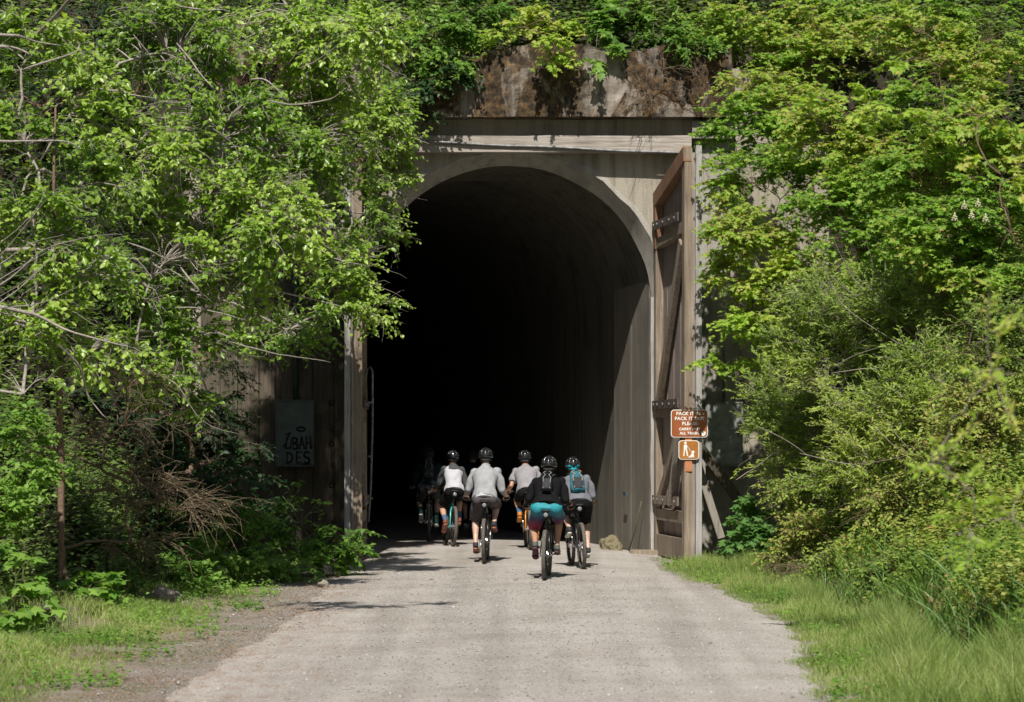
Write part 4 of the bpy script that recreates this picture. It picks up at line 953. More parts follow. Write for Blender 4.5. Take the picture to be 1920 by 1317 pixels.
# ------------------------------------------------------------------ vegetation
L_ALDER = leafmat("alder_leaf", [(.07, .145, .018), (.165, .295, .035), (.295, .44, .06), (.44, .56, .13)], .45, .33, .5)
L_VINE = leafmat("vine_maple_leaf", [(.10, .21, .03), (.18, .34, .045), (.28, .44, .06), (.38, .48, .09), (.42, .34, .12)], .5, .5, .3)
L_VINE2 = leafmat("yellow_green_maple_leaf", [(.18, .32, .04), (.3, .46, .06), (.42, .54, .09), (.5, .46, .14)], .5, .5, .3)
L_WILLOW = leafmat("willow_leaf", [(.14, .22, .045), (.24, .35, .06), (.34, .44, .08), (.42, .44, .11)], .42, .5, .35)
L_SHRUB = leafmat("salmonberry_leaf", [(.07, .15, .025), (.12, .25, .035), (.19, .34, .055), (.26, .40, .08)], .42, .5, .3)
L_DARK = leafmat("dark_shade_leaf", [(.012, .04, .012), (.025, .07, .018), (.04, .1, .025)], .3, .5, .3)  # darker copy of the shrub leaf, understorey shade put into its colour
L_BRAMBLE = leafmat("bramble_leaf", [(.09, .16, .03), (.15, .25, .04), (.24, .34, .055), (.33, .38, .08), (.34, .26, .09)], .35, .5, .3)
L_UNDER = leafmat("undergrowth_leaf", [(.04, .075, .02), (.08, .14, .03), (.14, .21, .045), (.2, .27, .07)], .3, .5, .3)
L_NEEDLE = leafmat("conifer_needle", [(.012, .035, .015), (.02, .05, .02), (.035, .075, .025)], .1, .6, .3)
L_GRASS = leafmat("grass_blade", [(.15, .22, .06), (.24, .34, .09), (.34, .43, .13), (.48, .47, .24)], .4, .5, .3)
L_REED = leafmat("reed_blade", [(.07, .15, .03), (.12, .23, .045), (.2, .32, .07)], .3, .4, .4)
L_DRY = leafmat("dry_litter", [(.12, .06, .03), (.22, .12, .06), (.32, .2, .12), (.36, .28, .2)], .1, .8, .2)
L_PARSNIP = leafmat("cow_parsnip_leaf", [(.06, .15, .03), (.1, .22, .05), (.14, .27, .07)], .4, .55, .3)
B_ALDER = plain("pale_alder_bark", (.30, .265, .23), .85, 0, .4, 30, .5)
B_BROWN = plain("brown_twig_bark", (.16, .105, .07), .9, 0, .4, 30, .5)
B_DEAD = plain("dead_twig", (.15, .112, .068), .9, 0, .4, 20)
B_GREY = plain("grey_willow_bark", (.24, .20, .17), .9, 0, .4, 30, .5)
B_GREEN = plain("green_stem", (.12, .13, .05), .8, 0, .4, 20)
SP = dict(  # leaf outline, material, bark, leaf size, leaf area index, leaves per twig, twig length, flatness (1 = free), up-bias of the leaf normal, leaf droop, bare twigs
    alder=('oval', L_ALDER, B_ALDER, .085, 5.8, 8, .42, .75, .55, .35, .38),
    vine=('maple', L_VINE, B_BROWN, .082, 5.8, 9, .42, .32, 1.1, .25, .06),
    vine2=('maple', L_VINE2, B_BROWN, .088, 5.0, 9, .42, .32, 1.1, .25, .04),
    willow=('lance', L_WILLOW, B_GREY, .092, 3.8, 16, .42, 1.0, .4, -.1, .18),
    shrub=('small', L_SHRUB, B_GREEN, .09, 4.0, 11, .34, .6, .9, .2, .05),
    bigleaf=('maple', L_SHRUB, B_GREEN, .17, 3.0, 6, .3, .5, 1.2, .2, 0),
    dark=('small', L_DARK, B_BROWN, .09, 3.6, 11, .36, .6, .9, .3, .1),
    bramble=('small', L_BRAMBLE, B_DEAD, .065, 3.8, 12, .36, .8, .7, .1, .3),
    dead=('lance', L_DRY, B_DEAD, .03, .12, 4, .42, .9, .4, .2, .75),
    conifer=('lance', L_NEEDLE, B_BROWN, .075, 3.4, 26, .4, .35, .8, .1, .05),
    parsnip=('maple', L_PARSNIP, B_GREEN, .13, 4.0, 7, .25, .6, 1.3, .15, 0),
    near=('maple', L_VINE2, B_BROWN, .085, 1.1, 9, .3, .32, 1.1, .25, 0),
    nearw=('lance', L_VINE2, B_GREY, .085, 1.0, 14, .3, 1, .4, -.1, 0))
TS = np.array(TOSUN)
SCALE_N = 1.0
def plant(name, label, cat, group, base, blobs, sp, dens=1.0, tr=.05, seed=0, nsub=1.0, reach=1.0):
    r = np.random.default_rng(1000 + seed)
    kind, lm, bk, lsz, lai, lpt, twl, flat, nup, droop, bare = SP[sp]
    base = Vector(base); root = tag(empty(name, base), label, cat, group)
    B0 = np.array(base); nodes = [B0[None]]; limbs = []
    bl = []
    for b in blobs:
        px, py, rx, ry, d = b[:5]; c = np.array(W(px, py, d)); s_ = d / F
        rd = b[5] if len(b) > 5 else .75 * (rx + ry) / 2 * s_
        bl.append((c, np.array([rx * s_, rd, ry * s_])))
    bl.sort(key=lambda q: np.linalg.norm(q[0] - B0)); axes = []
    for c, rr in bl:
        allp = np.concatenate(nodes); dd = np.linalg.norm(allp - c, axis=1) + .25 * np.abs(allp[:, 2] - c[2]) * 0
        p0 = allp[dd.argmin()]; t = np.linspace(0, 1, 9)[:, None]; ln = np.linalg.norm(c - p0)
        P = p0 + (c - p0) * t; bow = np.sin(t * np.pi) * ln * .1 * np.array([r.normal() * .6, r.normal() * .6, .9]); P = P + bow
        P[1:] += r.normal(0, .018 * ln ** .7, (8, 3)); nodes.append(P[2:]); limbs.append((P, ln)); axes.append(P)
    V, Q = [], []; off = 0
    first = True
    for P, ln in limbs:
        K = len(P); R0 = tr * (1 if first else .55); first = False
        rad = np.linspace(R0, R0 * .4, K)[None]; v, q = ntubes(P[None], rad, 8); V.append(v); Q.append(q + off); off += len(v)
    tv, tq, tl_verts = [], [], []
    LP, LU, LN_, LS = [], [], [], []
    larea = (.48 if kind == 'maple' else .5 if kind == 'oval' else .14 if kind == 'lance' else .3) * lsz ** 2
    subV, subQ, so = [], [], 0
    for (c, rr), ax in zip(bl, axes):
        area = math.pi * rr[0] * rr[2]; nl = int(area * lai * dens * SCALE_N / larea); nt_ = max(6, int(nl / lpt / (1 - bare * .9))); ns = max(5, int(nt_ / 13 * nsub))
        u = nrm(r.normal(size=(ns, 3))); u[:, 2] = u[:, 2] * .9 + .05; e = c + u * rr * (r.uniform(.45, 1.08, (ns, 1)) ** .6)
        st = ax[np.clip((r.uniform(.35, 1, ns) * 8).astype(int), 0, 8)]
        near = c + (st - c) * np.minimum(1, (rr.max() * 1.1 / np.maximum(np.linalg.norm(st - c, axis=1, keepdims=True), 1e-3)))
        dst = np.linalg.norm(e[:, None] - ax[None], axis=2); st = ax[dst.argmin(1)]
        K = 7; t = np.linspace(0, 1, K)[None, :, None]; ln = np.linalg.norm(e - st, axis=1)[:, None, None]
        P = st[:, None] + (e - st)[:, None] * t + np.sin(t * np.pi) * ln * np.array([0, 0, .16]) + np.cumsum(r.normal(0, 1, (ns, K, 3)), 1) * ln * .028 * t
        rad = np.linspace(1, .3, K)[None] * (.006 + .0075 * np.minimum(ln[:, :, 0], 2.5)) * (1 if tr > .03 else .5); v, q = ntubes(P, rad, 4); subV.append(v); subQ.append(q + so); so += len(v)
        # twigs
        k = r.integers(0, ns, nt_); tt = r.uniform(.18, 1, nt_) ** .8 * (K - 1); i0 = np.minimum(tt.astype(int), K - 2); fr = (tt - i0)[:, None]
        p = P[k, i0] * (1 - fr) + P[k, i0 + 1] * fr; tg = nrm(P[k, i0 + 1] - P[k, i0])
        # clumps and gaps
        g = np.sin(p @ [2.1, 1.7, 2.9] + seed) + np.sin(p @ [-1.6, 2.3, 1.9] + 2 * seed) + .7 * np.sin(p @ [4.1, -3.3, 3.7]); keep = g > -1.4 + r.normal(0, .25, nt_)
        p, tg = p[keep], tg[keep]; n_ = len(p)
        if not n_: continue
        dr = tg * .75 + r.normal(0, .62, (n_, 3)) + np.array([0, 0, .12]); dr[:, 2] *= flat; dr = nrm(dr); L = twl * r.uniform(.45, 1.15, n_)[:, None, None]
        s4 = np.linspace(0, 1, 4)[None, :, None]; TP = p[:, None] + dr[:, None] * s4 * L - np.array([0, 0, 1.]) * (s4 ** 2) * L * .22 * (1 if droop > 0 else -.4) + r.normal(0, .02, (n_, 4, 3)) * s4
        rad = np.array([[.0042, .0034, .0026, .0016]]) * np.ones((n_, 1)); v, q = ntubes(TP, rad, 3); subV.append(v); subQ.append(q + so); so += len(v)
        lf = r.uniform(0, 1, n_) > bare; TL = TP[lf]; m = len(TL)
        if not m: continue
        j = np.tile(np.arange(lpt), (m, 1)); tt = .12 + .88 * (j + r.uniform(0, .8, j.shape)) / lpt; q3 = tt * 3; i0 = np.minimum(q3.astype(int), 2); fr = (q3 - i0)[..., None]
        ar = np.arange(m)[:, None]; lp = TL[ar, i0] * (1 - fr) + TL[ar, i0 + 1] * fr; td = nrm(TL[ar, i0 + 1] - TL[ar, i0])
        side = nrm(np.cross(td, np.array([0, 0, 1.]))) * np.where(j % 2, 1, -1)[..., None]
        lu = td * .55 + side * .75 + r.normal(0, .35, lp.shape) - np.array([0, 0, droop]); nn = np.array([0, 0, nup * .7]) + TS * .95 + r.normal(0, .42, lp.shape)
        LP.append(lp.reshape(-1, 3)); LU.append(lu.reshape(-1, 3)); LN_.append(nn.reshape(-1, 3)); LS.append((lsz * r.uniform(.5, 1.2, lp.shape[:2])).ravel())
    np_obj('trunk', np.concatenate(V) - B0, [np.concatenate(Q)], [bk], root, smooth=True)
    LP, LU, LN_, LS = map(np.concatenate, (LP, LU, LN_, LS)); z_ = np.concatenate(subV); tn = len(z_)
    lv, lfc, m = nleaves(kind, LP, LU, LN_, LS)
    bt = .5 + .22 * np.sin(LP @ [1.3, .9, 1.7] + seed); tint = np.clip(bt + r.normal(0, .2, len(LP)), 0, 1)
    Vv = np.concatenate([z_, lv]) - B0; sq = np.concatenate(subQ)
    np_obj('crown', Vv, [sq, lfc + tn], [bk, lm], root, np.concatenate([np.zeros(tn), np.repeat(tint, m)]), np.concatenate([np.zeros(len(sq)), np.ones(len(lfc))]))
    plant.count += len(LP)
    return root
plant.count = 0
def gz(px, py_unused, d, dx=0):
    x = (px - 960) * d / F + dx; y = d - CAMD; return (x, y, float(T(x, y)))
GA, GV, GS, GT, GW = 'alder trees leaning over the left of the tunnel', 'vine maples on the right bank', 'shrubs along the foot of the left bank', 'shrubs on top of the portal', 'willows and brambles on the right bank'
# left alders
plant('alder_tree', 'alder reaching its leafy tip across the upper left rim of the arch', 'tree', GA, (-9.8, -7.5, float(T(-9.8, -7.5))),
      [(600, 90, 170, 120, 36.8), (690, 240, 110, 110, 43.2, .5), (600, 230, 80, 100, 37.2), (560, 300, 150, 120, 36.6), (690, 390, 80, 80, 43.2, .5), (640, 500, 90, 80, 41.3, .6), (690, 590, 60, 50, 41.5, .6), (620, 590, 60, 40, 41, .6), (530, 620, 110, 45, 40.8, .6), (500, 430, 120, 110, 34), (735, 330, 40, 60, 43.4, .5), (755, 445, 45, 26, 43.4, .4), (700, 60, 80, 80, 35), (430, -240, 170, 150, 37.6, 1.1), (430, -500, 160, 150, 37.6, 1.1), (440, -770, 140, 130, 37.8, 1.1), (250, -350, 120, 160, 37.4, 1.1)], 'alder', 1.0, .042, 1)
plant('alder_tree', 'alder filling the upper left with long pale limbs sloping down right', 'tree', GA, (-9.6, -11, float(T(-9.6, -11))),
      [(330, 90, 170, 110, 35), (420, 230, 150, 110, 34.6), (260, 300, 140, 110, 34), (390, 400, 150, 100, 34.5), (300, 500, 150, 90, 34), (420, 560, 120, 70, 34.6), (340, 650, 130, 60, 34.4), (250, 700, 90, 50, 34), (390, 765, 60, 30, 34.8), (160, 180, 90, 60, 34)], 'alder', .95, .042, 2)
plant('alder_tree', 'alder at the far left edge with thick grey limbs entering the frame', 'tree', GA, (-9.4, -14.5, float(T(-9.4, -14.5))),
      [(60, 80, 110, 80, 31), (40, 260, 110, 80, 31), (150, 350, 110, 70, 31.5), (60, 430, 120, 80, 30.5), (170, 520, 110, 70, 31), (60, 600, 110, 70, 30.6), (170, 660, 90, 50, 31), (40, 730, 70, 40, 30.4), (560, -105, 110, 34, 27, .5), (690, -85, 60, 22, 27, .5), (450, -110, 100, 34, 27.4, .5)], 'alder', .8, .042, 3)
# left understorey
plant('dead_conifer', 'thin conifer trunk with brown dead lower twigs at the left', 'tree', None, (-5.45, -12.6, float(T(-5.45, -12.6))),
      [(112, 1000, 30, 60, 33), (113, 850, 60, 60, 33), (112, 700, 60, 60, 33), (110, 500, 30, 60, 33), (230, 800, 110, 70, 33), (250, 900, 120, 70, 33), (330, 960, 120, 60, 33.3), (230, 720, 100, 50, 33), (260, 1020, 90, 40, 33)], 'dead', .34, .04, 4)
plant('hemlock_tree', 'dark hemlock in deep shade between the alders and the plank wall', 'tree', None, gz(300, 0, 41.5), [(330, 780, 130, 90, 41), (380, 680, 120, 80, 41.5), (420, 850, 80, 70, 41.5), (200, 780, 120, 90, 41), (250, 550, 180, 100, 42), (420, 500, 120, 120, 42), (520, 250, 110, 120, 43.6, .8), (520, 430, 90, 110, 43.6, .8), (600, 330, 50, 120, 43.8, .5)], 'conifer', .5, .1, 5)  # sprays nearest the wall added as dark backing, darkening gaps between alder leaves
plant('hemlock_tree', 'dark evergreen behind the alders at the top left corner', 'tree', None, gz(60, 0, 43), [(180, 60, 120, 90, 43), (80, 200, 160, 100, 43), (260, 180, 120, 90, 43.5), (60, 420, 150, 110, 42.5), (430, 60, 120, 90, 44)], 'conifer', .5, .12, 6)
for k, (lab, nm, sp, d, bb, dn) in enumerate([
    ('leafy salmonberry shrub at the left edge above the maple seedlings', 'salmonberry_shrub', 'shrub', 30, [(40, 830, 70, 80, 30), (60, 920, 80, 60, 30), (30, 1000, 60, 50, 30)], 1),
    ('big-leaved maple seedling at the foot of the thin dead conifer', 'maple_seedling', 'bigleaf', 31.5, [(160, 1105, 60, 50, 31.2), (150, 1150, 60, 40, 31)], 1),
    ('big-leaved maple seedling at the lower left frame edge', 'maple_seedling', 'bigleaf', 29.5, [(30, 1080, 55, 50, 29.3), (60, 1140, 60, 40, 29), (0, 1170, 50, 40, 28.6), (120, 1110, 40, 30, 30)], 1),
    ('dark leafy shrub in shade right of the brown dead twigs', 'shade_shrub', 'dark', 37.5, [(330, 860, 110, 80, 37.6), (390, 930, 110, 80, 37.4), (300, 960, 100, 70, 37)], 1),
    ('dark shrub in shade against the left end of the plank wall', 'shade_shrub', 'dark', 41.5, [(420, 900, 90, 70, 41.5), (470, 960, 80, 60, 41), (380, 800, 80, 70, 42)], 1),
    ('bright green shrub spilling onto the gravel beside the left gate', 'salmonberry_shrub', 'shrub', 39, [(560, 985, 90, 60, 39.3), (610, 1030, 80, 45, 39), (520, 1040, 90, 45, 38.6), (655, 1045, 35, 32, 39), (530, 930, 45, 40, 39.5)], 1.1),
    ('green shrub with arching stems left of the bright gate shrub', 'salmonberry_shrub', 'shrub', 37.5, [(430, 1000, 90, 60, 37.8), (440, 1065, 100, 38, 37.2), (350, 1060, 80, 45, 36.2), (540, 1075, 60, 22, 37.8)], 1.1),
    ('low green shrub below the brown dead twigs by the pale rock', 'salmonberry_shrub', 'shrub', 34.5, [(240, 1090, 70, 40, 33.6), (310, 1075, 70, 45, 34.4), (380, 1100, 60, 24, 35)], 1)]):
    plant(nm, lab, 'shrub' if 'seedling' not in nm else 'seedling', GS, gz(bb[0][0], 0, d), bb, sp, dn, .014, 20 + k)
# on top of the portal
for k, (lab, nm, sp, d, bb, dn) in enumerate([
    ('fine-leaved shrub above the left end of the mossy parapet', 'hilltop_shrub', 'shrub', 46.2, [(800, 70, 100, 70, 45), (860, 110, 50, 50, 44.8), (770, 150, 60, 50, 44.8), (900, 30, 70, 60, 45.4)], 1.2),
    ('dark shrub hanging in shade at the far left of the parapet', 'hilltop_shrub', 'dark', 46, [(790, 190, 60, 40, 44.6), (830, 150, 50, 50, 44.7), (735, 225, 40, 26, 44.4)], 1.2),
    ('pale green maple sprig drooping over the middle of the parapet', 'maple_sapling', 'vine2', 46.4, [(1030, 40, 80, 40, 46), (1040, 85, 44, 34, 44.8), (1030, 110, 28, 22, 44.7), (960, 60, 50, 26, 45)], 1),
    ('green shrub hanging over the parapet right of the maple sprig', 'hilltop_shrub', 'bigleaf', 46.4, [(1130, 60, 60, 45, 46), (1120, 105, 46, 32, 44.8), (1160, 20, 80, 40, 46.5)], 1),
    ('leafy shrub on the hilltop above the right half of the parapet', 'hilltop_shrub', 'shrub', 46.8, [(1260, 40, 90, 50, 46.8), (1230, 72, 80, 26, 45), (1310, 95, 50, 26, 44.8), (1340, 70, 70, 50, 46.6)], 1),
    ('tangle of dry brown vines hanging over the right end of the parapet', 'dry_vine', 'dead', 46, [(1250, 130, 80, 30, 44.75, .35), (1310, 180, 45, 60, 44.75, .35), (1220, 170, 50, 40, 44.8, .2)], .14),
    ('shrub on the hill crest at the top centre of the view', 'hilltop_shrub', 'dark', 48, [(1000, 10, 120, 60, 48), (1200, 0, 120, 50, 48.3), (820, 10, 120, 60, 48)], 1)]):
    b_ = W(bb[0][0], 0, d); plant(nm, lab, 'shrub', GT, (b_.x, max(b_.y, .9), float(T(b_.x, max(b_.y, .9))) - .05), bb, sp, dn, .014, 40 + k)
# right bank maples
for k, (lab, sp, d, bb, dn) in enumerate([
    ('vine maple whose sprays brush the wall right of the gate top', 'vine', 43.5, [(1400, 250, 95, 70, 43.2), (1385, 340, 78, 60, 42.4), (1400, 165, 85, 60, 43.6), (1450, 420, 90, 60, 42.2), (1385, 440, 66, 55, 42.0), (1350, 330, 32, 60, 42.9, .3), (1346, 480, 28, 50, 42.7, .3), (1480, 330, 70, 80, 42.6), (1480, 200, 80, 60, 43)], 1.2),
    ('vine maple with low yellowish sprays over the grey cabinet', 'vine2', 42.5, [(1400, 530, 82, 50, 42.2), (1385, 610, 60, 40, 42.2), (1450, 610, 90, 50, 42.0), (1480, 520, 90, 60, 41.8), (1350, 672, 35, 18, 42.4), (1430, 680, 80, 34, 42.2), (1520, 600, 70, 60, 41.8)], 1.1),
    ('tall vine maple on the hillside at the upper right of the portal', 'vine', 45, [(1400, 60, 100, 70, 45.6), (1530, 110, 120, 80, 45), (1560, 30, 120, 60, 45.6)], 1),
    ('vine maple in the middle of the right bank below the hillside maples', 'vine', 41, [(1560, 250, 120, 80, 41.5), (1560, 380, 120, 80, 41), (1620, 470, 130, 80, 40.6), (1640, 320, 100, 80, 41)], 1.15),
    ('broad vine maple at the top right corner of the view', 'vine', 42, [(1720, 60, 130, 80, 42.5), (1850, 80, 120, 90, 42), (1760, 170, 120, 70, 41.5)], 1),
    ('bushy vine maple with small pale blossoms behind the right edge', 'vine', 37, [(1720, 330, 120, 90, 37.8), (1830, 260, 120, 80, 37), (1850, 400, 110, 90, 36.6), (1740, 450, 120, 80, 37), (1860, 520, 90, 70, 36.6)], 1.15)]):
    b = bb[-1] if k < 2 else bb[0]
    x = (b[0] - 960) * d / F + (1.0 if k < 2 else .5)
    plant('vine_maple', lab, 'tree', GV, (x, d - CAMD, float(T(x, d - CAMD))), bb, sp, dn, .02, 60 + k)
for k, (lab, nm, sp, d, bb, dn) in enumerate([
    ('grey-green willow with bare upright switches in the middle of the right bank', 'willow_shrub', 'willow', 38.5, [(1580, 570, 130, 80, 39), (1660, 620, 130, 90, 38.5), (1560, 690, 120, 70, 38.8), (1730, 570, 120, 80, 38), (1790, 560, 90, 80, 37.2), (1480, 660, 70, 50, 39.6)], 1.3),
    ('willow shrub spreading twiggy sprays right of the grey cabinet', 'willow_shrub', 'willow', 40.5, [(1470, 760, 90, 70, 41), (1450, 850, 70, 70, 40.8), (1530, 830, 90, 80, 40.3), (1440, 790, 40, 40, 41.2)], 1.1),
    ('dense willow shrub low on the bank left of the blurred near sprigs', 'willow_shrub', 'willow', 36.5, [(1660, 770, 120, 80, 37), (1640, 880, 120, 80, 36.5), (1770, 720, 120, 80, 36), (1760, 820, 110, 80, 35.6)], 1.3),
    ('dark green willow shrub at the right edge behind the near sprigs', 'willow_shrub', 'bramble', 33.5, [(1850, 640, 110, 90, 33.8), (1860, 770, 110, 90, 33.4), (1860, 900, 110, 90, 33), (1780, 860, 100, 90, 34)], 1.3),
    ('reddish-stemmed bramble thicket right of the cow parsnip', 'bramble', 'bramble', 38, [(1530, 940, 100, 60, 38.6), (1560, 1010, 120, 55, 37.6), (1500, 1050, 90, 35, 37.8), (1620, 1060, 100, 44, 36), (1450, 1070, 50, 24, 39.5), (1560, 1090, 80, 26, 36.4)], 1.6),
    ('bramble thicket at the right above the reeds', 'bramble', 'bramble', 33.5, [(1720, 960, 120, 70, 34.5), (1800, 1010, 120, 60, 33.5), (1720, 1070, 110, 45, 32.6), (1860, 1060, 80, 50, 32), (1680, 1125, 60, 26, 32)], 1.6),
    ('low heap of dry brown stems between the brambles and the verge grass', 'dead_brush', 'dead', 36.5, [(1560, 1085, 110, 34, 37), (1660, 1110, 90, 34, 34.5), (1480, 1075, 60, 24, 38.5)], .8),
    ('broad-leaved cow parsnip clump at the foot of the leaning plank', 'cow_parsnip', 'parsnip', 41.2, [(1430, 945, 40, 26, 41.3), (1420, 1000, 50, 32, 41), (1460, 1035, 55, 30, 40.6), (1385, 1030, 35, 22, 41)], 2.2)]):
    b = bb[0]; x = (b[0] - 960) * d / F + .3
    plant(nm, lab, 'shrub' if 'parsnip' not in nm else 'plant', GW, (x, d - CAMD, float(T(x, d - CAMD))), bb, sp, dn, .016, 80 + k)
# near, out-of-focus branches
plant('near_maple', 'blurred yellow-green maple branch reaching in from the upper right', 'tree', None, (6.6, -19, .9), [(1640, 195, 100, 34, 25), (1760, 130, 110, 45, 25), (1860, 200, 90, 60, 25), (1880, 330, 70, 60, 24), (1890, 430, 50, 60, 23.5), (1750, 240, 70, 30, 25), (1560, 190, 60, 24, 25.5)], 'near', 2.0, .012, 90)
plant('near_sapling', 'blurred pale sapling sprigs closest to the camera at the right', 'sapling', None, (3.7, -31.2, .0), [(1760, 870, 40, 38, 14), (1800, 900, 28, 34, 14), (1885, 700, 26, 50, 14), (1850, 640, 24, 18, 14), (1890, 950, 30, 45, 14), (1800, 1000, 30, 26, 14)], 'nearw', 1.2, .01, 91)

# ------------------------------------------------------------------ ground cover, grass, litter (nobody could count it)
def scatter(n, x0, x1, y0, y1, keep, seed):
    r = np.random.default_rng(seed); x = r.uniform(x0, x1, n); y = r.uniform(y0, y1, n); k = keep(x, y, r); x, y = x[k], y[k]
    return r, np.stack([x, y, T(x, y)], -1)
def visible(x, y, m=60):
    d = y + CAMD; px = 960 + x * F / d; return (px > -m) & (px < 1920 + m)
def sprigs(name, label, cat, P, r, kind, lm, h0, h1, lsz, n=8):
    m = len(P); h = r.uniform(h0, h1, m)[:, None]; dr = np.stack([r.normal(0, .3, m), r.normal(0, .3, m), np.ones(m)], -1)
    t = (np.arange(n) + .5) / n; LPx = P[:, None] + dr[:, None] * (h * t)[..., None]
    a = r.uniform(0, 6.28, (m, n)); lu = np.stack([np.cos(a), np.sin(a), r.uniform(-.2, .5, (m, n))], -1); nn = np.array([0, 0, .7]) + TS * .8 + r.normal(0, .4, lu.shape)
    v, f, k = nleaves(kind, LPx.reshape(-1, 3), lu.reshape(-1, 3), nn.reshape(-1, 3), lsz * r.uniform(.5, 1.2, m * n))
    tint = np.clip(np.repeat(.45 + .25 * np.sin(P @ [1.7, 1.1, .8]), n) + r.normal(0, .2, m * n), 0, 1)
    o = np_obj(name, v, [f], [lm], None, np.repeat(tint, k)); return tag(o, label, cat, kind='stuff')
r, P = scatter(110000, -14, 14, -24, 18, lambda x, y, r: visible(x, y) & (((x < -bankx_l(y) - .1) | ((x > 4.5) & (y > -6))) & (y < .7) | (y > .75)) & ~((y > .6) & (np.abs(x) < 3.5) & (y < .6)), 5)
k = (P[:, 2] < 13); P = P[k]
sprigs('undergrowth', 'dark green leafy undergrowth covering the left bank and hillside', 'undergrowth', P, r, 'small', L_UNDER, .15, .8, .12, 8)
r, P = scatter(26000, 3.9, 12, -24, -2, lambda x, y, r: visible(x, y) & (x > bankx_r(y) + .45 + .2 * np.sin(y * 1.9)), 15)
sprigs('bramble_cover', 'low tangled olive green bramble cover on the right bank', 'undergrowth', P, r, 'small', L_BRAMBLE, .1, .6, .075, 12)
def blades(name, label, P, r, h, wd, lm, lean_=.35, K=4):
    m = len(P); a = r.uniform(0, 6.28, m); ld = np.stack([np.cos(a), np.sin(a), np.zeros(m)], -1) * (lean_ * r.uniform(.2, 1.3, m))[:, None]
    b = r.uniform(0, 3.14, m); sd = np.stack([np.cos(b), np.sin(b), np.zeros(m)], -1) * wd
    t = np.linspace(0, 1, K); rows = []
    for i, tt in enumerate(t):
        c = P + h[:, None] * (np.array([0, 0, 1.]) * (tt - .25 * lean_ * tt * tt) + ld * tt * tt); w_ = (1 - tt) ** .7
        rows += [c - sd * w_, c + sd * w_] if i < K - 1 else [c]
    V = np.stack(rows, 1); nv = V.shape[1]; o = (np.arange(m) * nv)[:, None]
    q = np.concatenate([o + np.array([2 * i, 2 * i + 1, 2 * i + 3, 2 * i + 2]) for i in range(K - 2)]); tr_ = o + np.array([2 * K - 4, 2 * K - 3, 2 * K - 2])
    tint = np.clip(.42 + .22 * np.sin(P @ [2.1, 1.3, 0]) + r.normal(0, .26, m), 0, 1)
    return tag(np_obj(name, V.reshape(-1, 3), [q, tr_], [lm], None, np.repeat(tint, nv)), label, 'grass', kind='stuff')
def kr(x, y, r):
    e = pathR(y); u = (x - e); p = np.clip((u + .2) / .26, 0, 1) ** 1.3; top = np.where(y < -5, 1, np.clip((y + 1.5) / -3.5 + .0, 0, 1)); return visible(x, y) & (u > -.2) & (x < bankx_r(y) + .25 + .2 * np.sin(y * 2.1)) & (np.sin(x * 5.1 + y * 3.3) + np.sin(x * 2.7 - y * 4.9) > -1.1 + r.normal(0, .4, len(x))) & (r.uniform(size=len(x)) < p * (.25 + .75 * top))
r, P = scatter(150000, 2.0, 5.0, -26, -.8, kr, 6)
u = P[:, 0] - pathR(P[:, 1]); cl = .75 + .45 * np.sin(P[:, 0] * 4.3 + P[:, 1] * 2.9) * np.sin(P[:, 0] * 2.1 - P[:, 1] * 3.7 + 1)
h = (.06 + .36 * np.clip(u / .9, 0, 1)) * cl * r.uniform(.5, 1.3, len(P)) * np.interp(P[:, 1], [-26, -12, -6, -1], [1.15, .85, .8, .5]); P[:, 2] -= .01
blades('grass', 'fresh green grass verge along the right edge of the gravel path', P, r, h, .0042, L_GRASS, .5)
def kl(x, y, r):
    g = np.sin(x * 2.3 + y * .9) + np.sin(x * .9 - y * 1.7 + 1) + .6 * np.sin(x * 4.7 + y * 3.1); u = pathL(y) - x
    p = np.clip((u - .1) / 1.6, 0, 1) * (.25 + .75 * (g > -.3)) * np.where(u < .9, (g > .1) * .8, 1); return visible(x, y) & (u > 0) & (x > -bankx_l(y) - .3) & (r.uniform(size=len(x)) < p)
r, P = scatter(170000, -6.3, -2.5, -26, -2, kl, 8)
u = pathL(P[:, 1]) - P[:, 0]; h = (.025 + .15 * np.clip((u - .9) / 1.4, 0, 1)) * r.uniform(.5, 1.35, len(P)); P[:, 2] -= .008
blades('grass', 'patchy short grass and weeds on the left verge below the shrubs', P, r, h, .0045, L_GRASS, .7)
def kw(x, y, r):
    g = np.sin(x * 3.3 + y * 1.9) + np.sin(x * 1.3 - y * 2.7 + 2); return visible(x, y) & (g > .1) & (((x > pathR(y) + .1) & (x < bankx_r(y) + .6)) | ((x < pathL(y) - .5) & (x > -bankx_l(y) - .4)))
r, P = scatter(16000, -6.4, 5.2, -24, -2, kw, 21)
o = sprigs('weeds', 'small broad-leaved weeds dotted through the grass verges', 'weeds', P, r, 'small', L_SHRUB, .04, .2, .055, 6)
r, P = scatter(9000, 3.6, 5.8, -23, -10, lambda x, y, r: visible(x, y) & (np.sin(x * 3 + y * 2.1) > -.6) & (np.abs(x - bankx_r(y) - .35) < .4) & (r.uniform(size=len(x)) < .45), 9)
o = blades('reeds', 'dark green arching reed blades at the lower right', P, r, r.uniform(.3, .85, len(P)), .014, L_REED, .9, 6); o['category'] = 'reeds'
